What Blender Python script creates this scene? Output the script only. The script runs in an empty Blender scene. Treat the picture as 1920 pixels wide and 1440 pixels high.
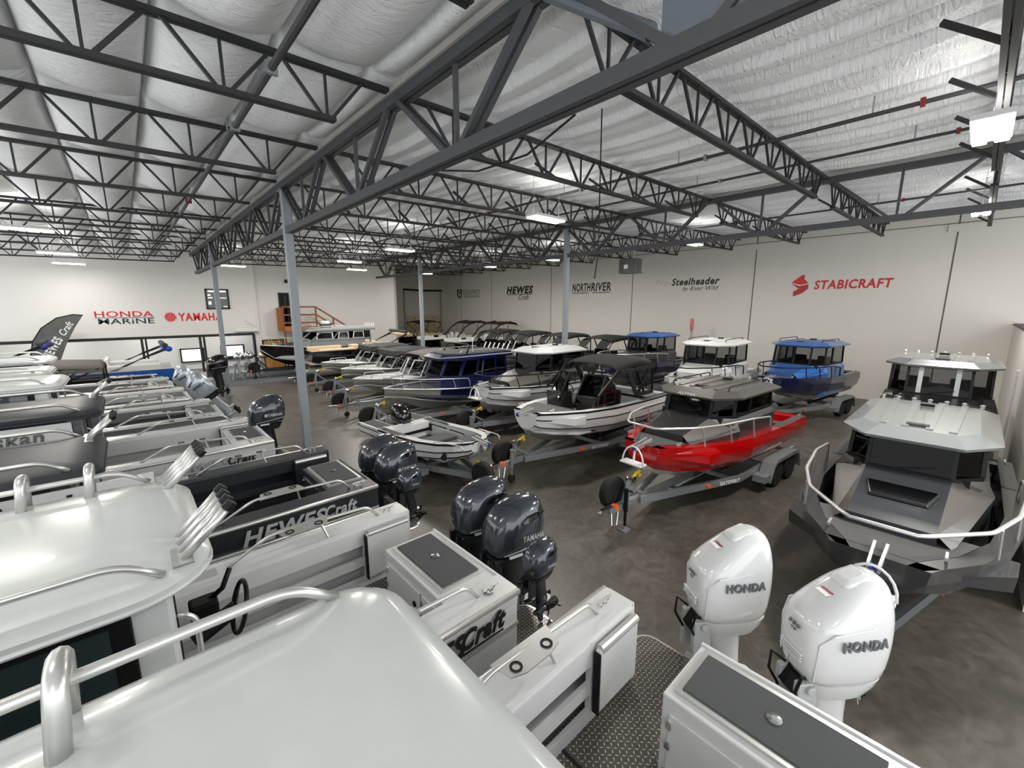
import bpy, bmesh, math, random
from mathutils import Vector, Matrix
random.seed(7)
S = bpy.context.scene
COL = S.collection
PI = math.pi
V = Vector

# ------------------------------------------------------------------ camera, world, exposure
cam_d = bpy.data.cameras.new('camera'); cam = bpy.data.objects.new('camera', cam_d); COL.objects.link(cam)
cam_d.sensor_width = 36.0; cam_d.lens = 787.0/1920*36; cam_d.clip_start = .05; cam_d.clip_end = 200
cam.location = (0, 0, 4.4); cam.rotation_euler = (PI/2-.182, .0005, -.740)
S.camera = cam
W = bpy.data.worlds.new('world'); S.world = W; W.use_nodes = True
W.node_tree.nodes['Background'].inputs[0].default_value = (.97, .98, 1, 1)
W.node_tree.nodes['Background'].inputs[1].default_value = 2.0
S.view_settings.view_transform = 'Standard'; S.view_settings.look = 'None'
S.view_settings.exposure = 0.3; S.view_settings.gamma = 1.0
S.view_settings.use_curve_mapping = False
S.cycles.use_denoising = True
S.cycles.max_bounces = 8; S.cycles.diffuse_bounces = 5; S.cycles.glossy_bounces = 4
S.cycles.transparent_max_bounces = 16
LAMP_POWER = 235.0

# ------------------------------------------------------------------ materials
MATS = {}
def lin(c):
    return tuple((x/12.92 if x <= .04045 else ((x+.055)/1.055)**2.4) for x in c)
def mat(name, rgb, rough=.5, metal=0., coat=0., noise=0., nscale=8., bump=0., bscale=40., spec=.5):
    """procedural principled material; rgb in sRGB"""
    if name in MATS: return MATS[name]
    m = bpy.data.materials.new(name); m.use_nodes = True; MATS[name] = m
    n = m.node_tree.nodes; l = m.node_tree.links; b = n['Principled BSDF']
    c = lin(rgb)
    b.inputs['Base Color'].default_value = (*c, 1); b.inputs['Roughness'].default_value = rough
    b.inputs['Metallic'].default_value = metal; b.inputs['Specular IOR Level'].default_value = spec
    if coat: b.inputs['Coat Weight'].default_value = coat; b.inputs['Coat Roughness'].default_value = .06
    tc = n.new('ShaderNodeTexCoord')
    nz = n.new('ShaderNodeTexNoise'); nz.inputs['Scale'].default_value = nscale; nz.inputs['Detail'].default_value = 5
    l.new(tc.outputs['Object'], nz.inputs['Vector'])
    mx = n.new('ShaderNodeMix'); mx.data_type = 'RGBA'
    k = noise if noise else .04
    mx.inputs[6].default_value = (*[x*(1-k) for x in c], 1); mx.inputs[7].default_value = (*[min(1, x*(1+k)) for x in c], 1)
    l.new(nz.outputs[0], mx.inputs[0]); l.new(mx.outputs[2], b.inputs['Base Color'])
    if bump:
        nb = n.new('ShaderNodeTexNoise'); nb.inputs['Scale'].default_value = bscale; nb.inputs['Detail'].default_value = 4
        l.new(tc.outputs['Object'], nb.inputs['Vector'])
        bp = n.new('ShaderNodeBump'); bp.inputs['Strength'].default_value = bump; bp.inputs['Distance'].default_value = .02
        l.new(nb.outputs[0], bp.inputs['Height']); l.new(bp.outputs[0], b.inputs['Normal'])
    return m
def emit(name, rgb, power):
    m = bpy.data.materials.new(name); m.use_nodes = True; n = m.node_tree.nodes; b = n['Principled BSDF']
    b.inputs['Emission Color'].default_value = (*lin(rgb), 1); b.inputs['Emission Strength'].default_value = power
    MATS[name] = m; return m
def glass(name, tint, gloss=.10):
    m = bpy.data.materials.new(name); m.use_nodes = True; n = m.node_tree.nodes; l = m.node_tree.links
    n.remove(n['Principled BSDF'])
    t = n.new('ShaderNodeBsdfTransparent'); t.inputs[0].default_value = (*tint, 1)
    g = n.new('ShaderNodeBsdfGlossy'); g.inputs['Roughness'].default_value = .03
    f = n.new('ShaderNodeLayerWeight'); f.inputs[0].default_value = .5
    e = n.new('ShaderNodeMath'); e.operation = 'POWER'; e.inputs[1].default_value = 4.; l.new(f.outputs['Facing'], e.inputs[0])
    a = n.new('ShaderNodeMath'); a.operation = 'MULTIPLY_ADD'; a.inputs[1].default_value = .6; a.inputs[2].default_value = gloss*.13; l.new(e.outputs[0], a.inputs[0])
    x = n.new('ShaderNodeMixShader'); l.new(a.outputs[0], x.inputs[0])
    l.new(t.outputs[0], x.inputs[1]); l.new(g.outputs[0], x.inputs[2]); l.new(x.outputs[0], n['Material Output'].inputs[0])
    MATS[name] = m; return m

gel = mat('white_gelcoat', (.80, .815, .81), .22, coat=.5)
gelw = mat('white_paint', (.82, .825, .825), .28, coat=.3)
offw = mat('ivory_paint', (.88, .87, .84), .35, coat=.3)
lgrey = mat('light_grey_paint', (.72, .74, .74), .3, coat=.4)
mgrey = mat('mid_grey_paint', (.50, .51, .515), .32, .25, coat=.4)
sgrey = mat('silver_grey_paint', (.56, .58, .585), .25, .35, coat=.6)
dgrey = mat('dark_grey_paint', (.19, .20, .215), .34, .05, coat=.2)
droof = mat('dark_roof_paint', (.20, .21, .225), .42, 0, noise=.03, spec=.22)
chgrey = mat('charcoal_paint', (.175, .175, .18), .35, .1, coat=.3)
bronze = mat('bronze_grey_paint', (.36, .35, .335), .35, .3, coat=.3)
red = mat('red_paint', (.66, .02, .03), .25, coat=.7)
navy = mat('navy_paint', (.05, .085, .27), .25, .1, coat=.7)
dnavy = mat('deep_navy_paint', (.045, .075, .25), .25, .1, coat=.7)
blue = mat('bright_blue_paint', (.12, .40, .72), .25, .2, coat=.7)
rblue = mat('roof_blue_paint', (.20, .36, .60), .3, .2, coat=.6)
alu = mat('raw_aluminium', (.60, .595, .575), .38, .4, noise=.12, nscale=3)
alub = mat('brushed_tube', (.80, .80, .79), .33, .7)
galv = mat('galvanised_steel', (.60, .62, .63), .5, .6, noise=.18, nscale=10)
chrome = mat('chrome', (.85, .85, .85), .12, 1.)
blk = mat('black_plastic', (.035, .035, .04), .5, spec=.3)
blkg = mat('black_gloss', (.03, .03, .035), .15, coat=.6)
rub = mat('tyre_rubber', (.05, .05, .052), .8, bump=.3)
canvas = mat('black_canvas', (.075, .075, .08), .85, bump=.4, bscale=12)
gcanvas = mat('grey_canvas', (.215, .215, .225), .85, bump=.5, bscale=10)
tcanvas = mat('taupe_canvas', (.35, .335, .32), .85, bump=.5, bscale=10)
bcanvas = mat('blue_canvas', (.09, .33, .68), .8, bump=.4)
ncanvas = mat('royal_canvas', (.10, .14, .42), .8, bump=.4)
maroon = mat('maroon_canvas', (.16, .075, .09), .8, bump=.4)
beige = mat('beige_vinyl', (.78, .70, .58), .5, bump=.2)
wvinyl = mat('white_vinyl', (.82, .82, .80), .5, bump=.2)
deckm = mat('grey_nonslip', (.30, .30, .30), .8, bump=.3, bscale=200)
padm = mat('charcoal_pad', (.275, .285, .29), .75, bump=.15, bscale=150)
steel = mat('column_paint', (.545, .575, .60), .5, noise=.06)
dsteel = mat('dark_joist_paint', (.17, .17, .175), .55, .1, noise=.1)
gsteel = mat('girder_paint', (.285, .29, .30), .5, .1, noise=.1)
lag = mat('insulation_lagging', (.62, .61, .59), .7, noise=.25, nscale=2, bump=.5, bscale=8)
plate_m = mat('gusset_paint', (.38, .41, .44), .5, noise=.08)
yam = mat('blue_grey_cowl', (.215, .238, .268), .16, .3, coat=.9)
yamd = mat('dark_cowl', (.10, .11, .13), .3, .1, coat=.4)
hwht = mat('white_cowl', (.87, .875, .875), .14, coat=.9)
hsil = mat('silver_cowl', (.68, .71, .74), .2, .4, coat=.8)
redm = mat('red_lettering', (.77, .10, .15), .5)
darkm = mat('black_lettering', (.07, .07, .075), .5)
navym = mat('navy_lettering', (.13, .14, .22), .5)
greym = mat('grey_lettering', (.45, .46, .47), .4, .3)
silm = mat('silver_lettering', (.74, .75, .76), .35, .3)
whtm = mat('white_lettering', (.90, .90, .90), .5)
outm = mat('pale_lettering', (.74, .74, .73), .5)
orange = mat('orange_reflector', (.95, .40, .12), .4)
yellow = mat('yellow_strap', (.78, .66, .10), .7)
wood = mat('timber', (.66, .40, .20), .6, noise=.25, nscale=5)
redwood = mat('redwood_rail', (.50, .27, .18), .6, noise=.2, nscale=5)
oak = mat('oak_door', (.70, .50, .24), .45, noise=.2, nscale=3)
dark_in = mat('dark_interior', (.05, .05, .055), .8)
brown = mat('dark_trim', (.10, .075, .07), .5)
carpet = mat('grey_carpet', (.33, .34, .36), .95, bump=.4, bscale=120)
gl_dark = glass('tinted_glass', (.03, .032, .035), .10)
gl_mid = glass('smoke_glass', (.30, .31, .32), .12)
gl_clear = glass('clear_vinyl', (.70, .71, .71), .35)
gl_cab = mat('cabin_glass', (.16, .20, .205), .06, coat=.5)
gl_blk = mat('dark_window', (.035, .037, .04), .06, coat=.5)
lampm = emit('lamp_diffuser', (1., .965, .90), 9.0)
skym = emit('daylight_beyond', (.95, .98, 1.), 1.1)

def diamond():
    m = mat('diamond_plate', (.43, .425, .41), .36, .6)
    n = m.node_tree.nodes; l = m.node_tree.links; b = n['Principled BSDF']
    def M(op, a, b=None, c=None):
        q = n.new('ShaderNodeMath'); q.operation = op
        for i, v in enumerate((a, b, c)):
            if v is None: continue
            if isinstance(v, (int, float)): q.inputs[i].default_value = v
            else: l.new(v, q.inputs[i])
        return q.outputs[0]
    tc = n.new('ShaderNodeTexCoord'); sp = n.new('ShaderNodeSeparateXYZ'); l.new(tc.outputs['Object'], sp.inputs[0])
    u, v = M('MULTIPLY', sp.outputs[0], 26.), M('MULTIPLY', sp.outputs[1], 26.)
    par = M('MULTIPLY_ADD', M('MODULO', M('ADD', M('ADD', M('FLOOR', u), M('FLOOR', v)), 4000.), 2.), 2., -1.)
    fu, fv = M('SUBTRACT', M('FRACT', u), .5), M('SUBTRACT', M('FRACT', v), .5)
    p = M('ABSOLUTE', M('ADD', fu, M('MULTIPLY', fv, par))); q = M('ABSOLUTE', M('SUBTRACT', fu, M('MULTIPLY', fv, par)))
    d = M('ADD', M('MULTIPLY', p, 1.55), M('MULTIPLY', q, 5.2))
    k = M('LESS_THAN', d, 1.)
    cr = n.new('ShaderNodeValToRGB'); cr.color_ramp.elements[0].color = (*lin((.38, .365, .34)), 1); cr.color_ramp.elements[1].color = (*lin((.80, .79, .77)), 1)
    l.new(k, cr.inputs[0]); l.new(cr.outputs[0], b.inputs['Base Color'])
    bp = n.new('ShaderNodeBump'); bp.inputs['Strength'].default_value = .4; bp.inputs['Distance'].default_value = .004
    l.new(k, bp.inputs['Height']); l.new(bp.outputs[0], b.inputs['Normal'])
    return m
dplate = diamond()

# ------------------------------------------------------------------ mesh builder
class MB:
    def __init__(s): s.v = []; s.f = []
    def add(s, vs, fs):
        o = len(s.v); s.v += [tuple(p) for p in vs]; s.f += [tuple(i+o for i in f) for f in fs]; return s
    def box(s, c, d, rot=None):
        x, y, z = (k/2 for k in d)
        vs = [V((a*x, b*y, e*z)) for a in (-1, 1) for b in (-1, 1) for e in (-1, 1)]
        if rot is not None: vs = [rot @ p for p in vs]
        c = V(c)
        return s.add([p+c for p in vs], [(0, 1, 3, 2), (4, 6, 7, 5), (0, 4, 5, 1), (2, 3, 7, 6), (0, 2, 6, 4), (1, 5, 7, 3)])
    def bb(s, a, b):
        return s.box([(i+j)/2 for i, j in zip(a, b)], [abs(i-j) for i, j in zip(a, b)])
    def bar(s, a, b, w, h, up=(0, 0, 1)):
        a = V(a); b = V(b); d = (b-a); L = d.length
        if L < 1e-6: return s
        d.normalize(); u = V(up)
        if abs(d.dot(u)) > .98: u = V((1, 0, 0))
        r = d.cross(u).normalized(); u = r.cross(d)
        vs = []
        for p in (a, b):
            for i, j in ((-1, -1), (1, -1), (1, 1), (-1, 1)): vs.append(p+r*(i*w/2)+u*(j*h/2))
        return s.add(vs, [(0, 3, 2, 1), (4, 5, 6, 7), (0, 1, 5, 4), (1, 2, 6, 5), (2, 3, 7, 6), (3, 0, 4, 7)])
    def tube(s, pts, r, n=8, closed=False):
        pts = [V(p) for p in pts]; m = len(pts); rings = []; pr = None
        for i, p in enumerate(pts):
            if closed: t = (pts[(i+1) % m]-pts[i-1])
            else: t = (pts[min(i+1, m-1)]-pts[max(i-1, 0)])
            t.normalize()
            if pr is None:
                u = V((0, 0, 1)) if abs(t.z) < .9 else V((1, 0, 0))
                r1 = t.cross(u).normalized()
            else:
                r1 = (pr-t*pr.dot(t))
                r1 = r1.normalized() if r1.length > 1e-6 else t.orthogonal().normalized()
            pr = r1; r2 = t.cross(r1); rr = r[i] if isinstance(r, (list, tuple)) else r
            rings.append([p+(r1*math.cos(2*PI*k/n)+r2*math.sin(2*PI*k/n))*rr for k in range(n)])
        return s.loft(rings, wrap=closed)
    def loft(s, rings, wrap=False, caps=True, ring_closed=True):
        n = len(rings[0]); vs = [p for r in rings for p in r]; fs = []; m = len(rings)
        for i in range(m if wrap else m-1):
            a = i*n; b = ((i+1) % m)*n
            for k in range(n if ring_closed else n-1):
                k2 = (k+1) % n; fs.append((a+k, a+k2, b+k2, b+k))
        if caps and not wrap and ring_closed:
            fs.append(tuple(range(n-1, -1, -1))); fs.append(tuple((m-1)*n+k for k in range(n)))
        return s.add(vs, fs)
    def prism(s, poly, off):
        """extrude a 3-D polygon by vector off"""
        a = [V(p) for p in poly]; o = V(off); return s.loft([a, [p+o for p in a]])
    def cyl(s, a, b, r, n=12):
        return s.tube([a, b], r, n)
    def lathe(s, prof, c, axis='z', n=20):
        rings = []
        for (r, h) in prof:
            rg = []
            for k in range(n):
                x, y = r*math.cos(2*PI*k/n), r*math.sin(2*PI*k/n)
                p = (x, y, h) if axis == 'z' else ((x, h, y) if axis == 'y' else (h, x, y))
                rg.append(V(p)+V(c))
            rings.append(rg)
        return s.loft(rings)
    def quad(s, *p): return s.add(p, [tuple(range(len(p)))])
    def mesh(s, name, m, smooth=False):
        me = bpy.data.meshes.new(name); me.from_pydata([tuple(p) for p in s.v], [], s.f)
        bm = bmesh.new(); bm.from_mesh(me); bmesh.ops.recalc_face_normals(bm, faces=bm.faces); bm.to_mesh(me); bm.free()
        if m: me.materials.append(m)
        if smooth:
            me.polygons.foreach_set('use_smooth', [True]*len(me.polygons))
        return me
    def build(s, name, m, parent=None, smooth=False, bevel=0., label=None, sub=0, auto=None):
        me = s.mesh(name, m, smooth or auto is not None)
        o = bpy.data.objects.new(name, me); COL.objects.link(o)
        if parent: o.parent = parent
        if label: o['label'] = label
        if bevel:
            b = o.modifiers.new('bevel', 'BEVEL'); b.width = bevel; b.segments = 2; b.limit_method = 'ANGLE'; b.angle_limit = .6
        if sub:
            d = o.modifiers.new('sub', 'SUBSURF'); d.levels = sub; d.render_levels = sub
        if auto is not None: me.set_sharp_from_angle(angle=auto)
        return o

def thing(name, label, cat, loc=(0, 0, 0), rz=0., group=None):
    o = bpy.data.objects.new(name, None); COL.objects.link(o); o.empty_display_size = .2
    o.location = loc; o.rotation_euler = (0, 0, rz); return tag(o, label, cat, group)
def tag(o, label, cat, group=None):
    o['label'] = label; o['category'] = cat
    if group: o['group'] = group
    return o
def struct(o, label=None):
    o['kind'] = 'structure'
    if label: o['label'] = label
    return o
def clone(root, label=None, loc=None, rz=None, group=None):
    r = root.copy(); COL.objects.link(r)
    if label: r['label'] = label
    if loc is not None: r.location = loc
    if rz is not None: r.rotation_euler = (0, 0, rz)
    if group: r['group'] = group
    for ch in list(root.children):
        c = ch.copy(); COL.objects.link(c); c.parent = r
        for g in list(ch.children):
            d = g.copy(); COL.objects.link(d); d.parent = c
    return r

TXT = {}
def txt_mesh(s, shear, bold):
    k = (s, shear, bold)
    if k not in TXT:
        c = bpy.data.curves.new('txt', 'FONT'); c.body = s; c.shear = shear; c.offset = bold; c.extrude = .5; c.resolution_u = 3; c.space_character = 1+max(0, bold)*4
        o = bpy.data.objects.new('txt', c); me = bpy.data.meshes.new_from_object(o)
        vs = [v.co.copy() for v in me.vertices]; fs = [tuple(p.vertices) for p in me.polygons]
        bpy.data.objects.remove(o); bpy.data.curves.remove(c); bpy.data.meshes.remove(me)
        x0 = min(v.x for v in vs); x1 = max(v.x for v in vs); y0 = min(v.y for v in vs); y1 = max(v.y for v in vs)
        TXT[k] = ([V(((v.x-x0)/(x1-x0)-.5, (v.y-y0)/(y1-y0)-.5, v.z)) for v in vs], fs)
    return TXT[k]
def txt(s, parent, m, loc, right, up, w, h, shear=0., bold=.012, depth=.008, name='lettering', bend=None):
    vs, fs = txt_mesh(s, shear, bold); r = V(right).normalized(); u = V(up).normalized(); n = r.cross(u); L = V(loc)
    b = MB(); b.add([L+r*(v.x*w)+u*(v.y*h)+n*(v.z*depth+(bend(v.x) if bend else 0)) for v in vs], fs)
    return b.build(name, m, parent)

def arc(c, r, a0, a1, n, plane='xz'):
    out = []
    for i in range(n+1):
        a = a0+(a1-a0)*i/n; x, y = r*math.cos(a), r*math.sin(a)
        out.append(V(c)+V({'xz': (x, 0, y), 'xy': (x, y, 0), 'yz': (0, x, y)}[plane]))
    return out
def rounded(pts, r, n=4):
    """fillet a 3-D polyline"""
    pts = [V(p) for p in pts]; out = [pts[0]]
    for a, b, c in zip(pts, pts[1:], pts[2:]):
        d1 = (a-b); d2 = (c-b); k = min(r, d1.length*.45, d2.length*.45)
        p = b+d1.normalized()*k; q = b+d2.normalized()*k
        for i in range(n+1):
            t = i/n; out.append(p*(1-t)**2+b*2*t*(1-t)+q*t*t)
    out.append(pts[-1]); return out
def rrect(x0, x1, y0, y1, r, z, n=5):
    out = []
    for cx, cy, a in ((x1-r, y1-r, 0), (x0+r, y1-r, PI/2), (x0+r, y0+r, PI), (x1-r, y0+r, 1.5*PI)):
        for i in range(n+1):
            t = a+PI/2*i/n; out.append(V((cx+r*math.cos(t), cy+r*math.sin(t), z)))
    return out
# ------------------------------------------------------------------ building shell
XG, XG2, XW, XL = 3.46, 14.7, 25.95, -8.2          # two girder lines, right wall, left girder line
YW, YB, YN = 33.7, 38.8, -7.0                      # far partition wall, far back wall, near wall
JP = 3.13                                          # joist pitch
J0 = .15
def zb(x): return 6.98+.022*(x-XG)                 # underside of the joists: the roof rises gently to the right
def zc(x): return zb(x)+.70                        # insulation line

def floor_mat():
    m = mat('polished_concrete', (.40, .38, .35), .34, 0, spec=.45)
    n = m.node_tree.nodes; l = m.node_tree.links; b = n['Principled BSDF']
    tc = n.new('ShaderNodeTexCoord')
    a = n.new('ShaderNodeTexNoise'); a.inputs['Scale'].default_value = .55; a.inputs['Detail'].default_value = 9; a.inputs['Roughness'].default_value = .62; a.inputs['Distortion'].default_value = 1.6
    c = n.new('ShaderNodeTexNoise'); c.inputs['Scale'].default_value = 2.6; c.inputs['Detail'].default_value = 8; c.inputs['Distortion'].default_value = 2.6
    l.new(tc.outputs['Object'], a.inputs['Vector']); l.new(tc.outputs['Object'], c.inputs['Vector'])
    r1 = n.new('ShaderNodeValToRGB'); r1.color_ramp.elements[0].position = .3; r1.color_ramp.elements[1].position = .72
    r1.color_ramp.elements[0].color = (*lin((.29, .275, .25)), 1); r1.color_ramp.elements[1].color = (*lin((.39, .375, .345)), 1)
    l.new(a.outputs[0], r1.inputs[0])
    r2 = n.new('ShaderNodeValToRGB'); r2.color_ramp.elements[0].position = .32; r2.color_ramp.elements[1].position = .7
    r2.color_ramp.elements[0].color = (.72, .71, .69, 1); r2.color_ramp.elements[1].color = (1.12, 1.12, 1.1, 1)
    l.new(c.outputs[0], r2.inputs[0])
    x = n.new('ShaderNodeMix'); x.data_type = 'RGBA'; x.blend_type = 'MULTIPLY'; x.inputs[0].default_value = 1
    l.new(r1.outputs[0], x.inputs[6]); l.new(r2.outputs[0], x.inputs[7]); l.new(x.outputs[2], b.inputs['Base Color'])
    g = n.new('ShaderNodeMapRange'); g.inputs[3].default_value = .30; g.inputs[4].default_value = .48
    l.new(c.outputs[0], g.inputs[0]); l.new(g.outputs[0], b.inputs['Roughness'])
    return m
wallm = mat('warm_white_wall', (.835, .82, .79), .8, noise=.02, nscale=1.2, bump=.08, bscale=30)
wallw = mat('white_wall', (.87, .865, .85), .8, noise=.02, nscale=1.2, bump=.08, bscale=30)
wallg = mat('grey_cream_wall', (.70, .685, .64), .8, noise=.03)
jointm = mat('joint_sealant', (.36, .355, .34), .8)

o = struct(MB().bb((XL-1, YN, -.2), (XW+.3, YB+.3, 0)).build('floor', floor_mat()))
ZT = 8.3
struct(MB().bb((XW, YN, 0), (XW+.25, YB, ZT)).build('wall_right', wallm))
struct(MB().bb((17.4, YB, 0), (XW+.25, YB+.2, ZT)).build('wall_far', wallg))
struct(MB().bb((17.2, YW, 0), (17.4, YB+.2, ZT)).build('wall_return', wallg))
OX0, OX1, OZ = -6.2, 6.55, 2.5                     # showroom opening in the far partition wall
w = MB(); w.bb((XL-1, YW, OZ), (17.4, YW+.2, ZT)); w.bb((XL-1, YW, 0), (OX0, YW+.2, OZ)); w.bb((OX1, YW, 0), (17.2, YW+.2, OZ))
struct(w.build('wall_partition', wallw))
struct(MB().bb((9.2, -1.25, 0), (XW, -1.02, 3.68)).build('wall_divider', wallm))
struct(MB().bb((9.2, -1.27, 3.68), (XW, -1.0, 3.74)).build('trim_cap', brown))
struct(MB().bb((18.6, -1.02, 0), (18.85, -.97, 2.6)).build('trim_batten', gelw))
struct(MB().bb((XL-1, 37.6, 0), (17.2, 37.8, 4)).build('wall_showroom', wallw))
struct(MB().bb((XL-1, YW+.2, 3.9), (17.2, 37.6, 4)).build('ceiling_showroom', wallw))
k = 0
for y, d in ((16.2, .025), (8.6, .025), (1.01, .025), (23.7, .025), (31.3, .02), (36.2, .02)):
    k += 1; struct(MB().bb((XW-.006, y-d, 0), (XW+.01, y+d, ZT)).build('trim_%d' % k, jointm))
k += 1; struct(MB().bb((XW-.01, YN, 7.78), (XW+.01, YB, 7.81)).build('trim_%d' % k, jointm))
for y in (16.2, 8.6, 1.01):
    k += 1; struct(MB().bb((XW-.05, y-.3, 7.45), (XW, y+.3, 7.75)).build('trim_%d' % k, wallm))
k += 1; struct(MB().bb((6.75, YW-.12, 2.6), (6.87, YW, ZT)).build('trim_%d' % k, wallw))
# showroom opening frame
for a, b_ in (((OX0, YW-.06, OZ-.02), (OX1, YW+.22, OZ+.14)), ((OX1-.12, YW-.06, 0), (OX1+.02, YW+.22, OZ)), ((OX0, YW-.06, 0), (OX0+.12, YW+.22, OZ)),
              ((.55, YW-.06, 0), (.67, YW+.22, OZ)), ((.75, YW-.06, 0), (.84, YW+.22, OZ)), ((3.4, YW-.06, 0), (3.52, YW+.22, OZ)), ((3.62, YW-.06, 0), (3.72, YW+.22, OZ)),
              ((3.7, YW-.04, .95), (OX1, YW+.2, 1.12))):
    k += 1; struct(MB().bb(a, b_).build('trim_%d' % k, brown))
def window_unit(n, x0, x1, z0, z1, y, frame, pane, mull=0):
    f = MB()
    t = .09
    f.bb((x0, y-.05, z0), (x0+t, y+.05, z1)); f.bb((x1-t, y-.05, z0), (x1, y+.05, z1)); f.bb((x0, y-.05, z1-t), (x1, y+.05, z1)); f.bb((x0, y-.05, z0), (x1, y+.05, z0+t))
    for i in range(mull):
        xm = x0+(x1-x0)*(i+1)/(mull+1); f.bb((xm-.03, y-.05, z0), (xm+.03, y+.05, z1))
    o = struct(f.build('window_%d' % n, frame)); MB().bb((x0+t, y-.01, z0+t), (x1-t, y+.01, z1-t)).build('pane', pane, o); return o
window_unit(1, 2.6, 4.0, .5, 1.5, 37.55, brown, skym, 0)
window_unit(2, 5.0, 6.5, .5, 1.6, 37.55, brown, skym, 0)
wn = window_unit(3, 4.02, 5.30, 4.25, 5.55, YW-.02, brown, gl_blk, 0)
for (x0, x1, z0, z1) in ((4.15, 4.4, 4.95, 5.02), (4.15, 4.3, 4.55, 4.75), (4.8, 5.15, 4.95, 5.0), (4.2, 5.15, 5.35, 5.45), (4.15, 4.3, 5.1, 5.2), (4.95, 5.15, 4.4, 4.45)):
    MB().bb((x0, YW-.06, z0), (x1, YW-.035, z1)).build('lit_shelf', emit('office_light', (.9, .95, .85), .7) if 'office_light' not in MATS else MATS['office_light'], wn)
# wooden door under the landing, dark upper door, big sectional door
d = struct(MB().bb((6.95, YW-.05, 0), (8.35, YW, 2.12)).build('door_1', brown))
dl = MB(); dl.bb((7.05, YW-.09, 0), (8.25, YW-.05, 2.03)); dl.build('door_leaf', oak, d)
for x0 in (7.2, 7.75): MB().bb((x0, YW-.11, .95), (x0+.36, YW-.09, 1.8)).build('door_glass', gl_blk, d)
d = struct(MB().bb((8.25, YW-.05, 3.0), (9.35, YW, 5.4)).build('door_2', brown)); MB().bb((8.33, YW-.07, 3.0), (9.27, YW-.05, 5.32)).build('door_leaf', dark_in, d); MB().bb((8.6, YW-.09, 3.1), (8.75, YW-.07, 5.2)).build('door_glass', gl_mid, d)
d = struct(MB().bb((20.9, YB-.08, 0), (25.0, YB, 6.1)).build('door_3', wallg))
for i in range(5):
    MB().bb((21.0, YB-.13, .02+i*.72), (24.9, YB-.08, .70+i*.72)).build('door_panel', mat('tan_door', (.66, .60, .47), .5), d)
    for x in (21.9, 23.0, 24.1): MB().bb((x-.06, YB-.15, .33+i*.72), (x+.06, YB-.13, .43+i*.72)).build('panel_bracket', brown, d)
MB().bb((20.75, YB-.2, 0), (20.92, YB-.02, 6.1)).build('track', galv, d); MB().bb((24.98, YB-.2, 0), (25.12, YB-.02, 6.1)).build('track', galv, d)
MB().tube([(20.7, YB-.25, 6.1), (22.9, YB-.25, 6.02), (25.15, YB-.25, 6.08)], .09).build('spring_shaft', blk, d)

# ------------------------------------------------------------------ quilted insulation under the roof
def ceiling():
    x0, y0, y1 = XL-1, YN, YB; vs = []; fs = []
    rnd = [[random.uniform(.7, 1.3) for _ in range(90)] for _ in range(60)]
    xs = [x0]; x = .65-1.2*8
    while x < XG-.1:
        xs += [x+1.2*u for u in (0, .02, .06, .12, .2, .3, .4, .5, .6, .7, .8, .88, .94, .98) if x0 < x+1.2*u < XG]; x += 1.2
    xs.append(XG); x = XG+.05
    while x < XW-.05:
        xs += [x+.56*u for u in (0, .03, .07, .12, .18, .3, .45, .6, .75, .88) if x+.56*u < XW]; x += .56
    xs.append(XW)
    ys = []; y = J0-3*JP
    while y < y1:
        ys += [y+JP*u for u in (0, .015, .05, .1, .17, .26, .37, .5, .63, .74, .83, .9, .95, .985) if y0 <= y+JP*u <= y1]; y += JP
    ys.append(y1)
    def fall(u, w): return 1-math.exp(-min(u, 1-u)/w)
    for x in xs:
        for y in ys:
            v = ((y-J0)/JP) % 1; q = int((y-J0)/JP+10) % 60
            if x < XG:
                u = ((x-.65)/1.2) % 1; r = rnd[q][int((x-.65)/1.2+20) % 90]
                s = .36*r*math.sin(PI*u)**.65*math.sin(PI*v)**.5+.02*math.sin(9*x+5*y)*.3
                s -= .16*math.exp(-(min(u, 1-u)/.022)**2)+.10*math.exp(-(min(v, 1-v)/.02)**2)
                s *= min(1, (XG-x)/.4)
            else:
                n = int((x-XG-.05)/.56+1e-6); u = ((x-XG-.05)/.56) % 1; r = rnd[q][n % 90]*.5+.5
                k = .11 if n % 2 else .17
                s = k*r*(min(1, u/.15) if u < .15 else (1-(u-.15)/.85)**1.2)*(.55+.45*fall(v, .12))+.05*math.sin(PI*v)
                s *= min(1, abs(x-XG2)/.5, abs(x-XG)/.3)
            vs.append((x, y, zc(x)+.10-s))
    nx, ny = len(xs)-1, len(ys)-1
    for i in range(nx):
        for j in range(ny):
            a = i*(ny+1)+j; fs.append((a, a+1, a+ny+2, a+ny+1))
    m = mat('white_insulation_facing', (.955, .96, .96), .42, noise=.03, nscale=3, spec=.4)
    n = m.node_tree.nodes; l = m.node_tree.links; b = n['Principled BSDF']
    tc = n.new('ShaderNodeTexCoord'); mp = n.new('ShaderNodeMapping'); mp.inputs['Scale'].default_value = (1.6, 4.5, 1); l.new(tc.outputs['Object'], mp.inputs[0])
    nb = n.new('ShaderNodeTexNoise'); nb.inputs['Scale'].default_value = 2.6; nb.inputs['Detail'].default_value = 5; nb.inputs['Distortion'].default_value = 1.6; l.new(mp.outputs[0], nb.inputs['Vector'])
    bp = n.new('ShaderNodeBump'); bp.inputs['Strength'].default_value = .6; bp.inputs['Distance'].default_value = .05
    l.new(nb.outputs[0], bp.inputs['Height']); l.new(bp.outputs[0], b.inputs['Normal'])
    g = MB(); g.v = vs; g.f = fs
    me = bpy.data.meshes.new('ceiling'); me.from_pydata(vs, [], fs); me.polygons.foreach_set('use_smooth', [True]*len(fs)); me.materials.append(m)
    o = bpy.data.objects.new('ceiling', me); COL.objects.link(o); struct(o)
    return o
ceiling()
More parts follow.
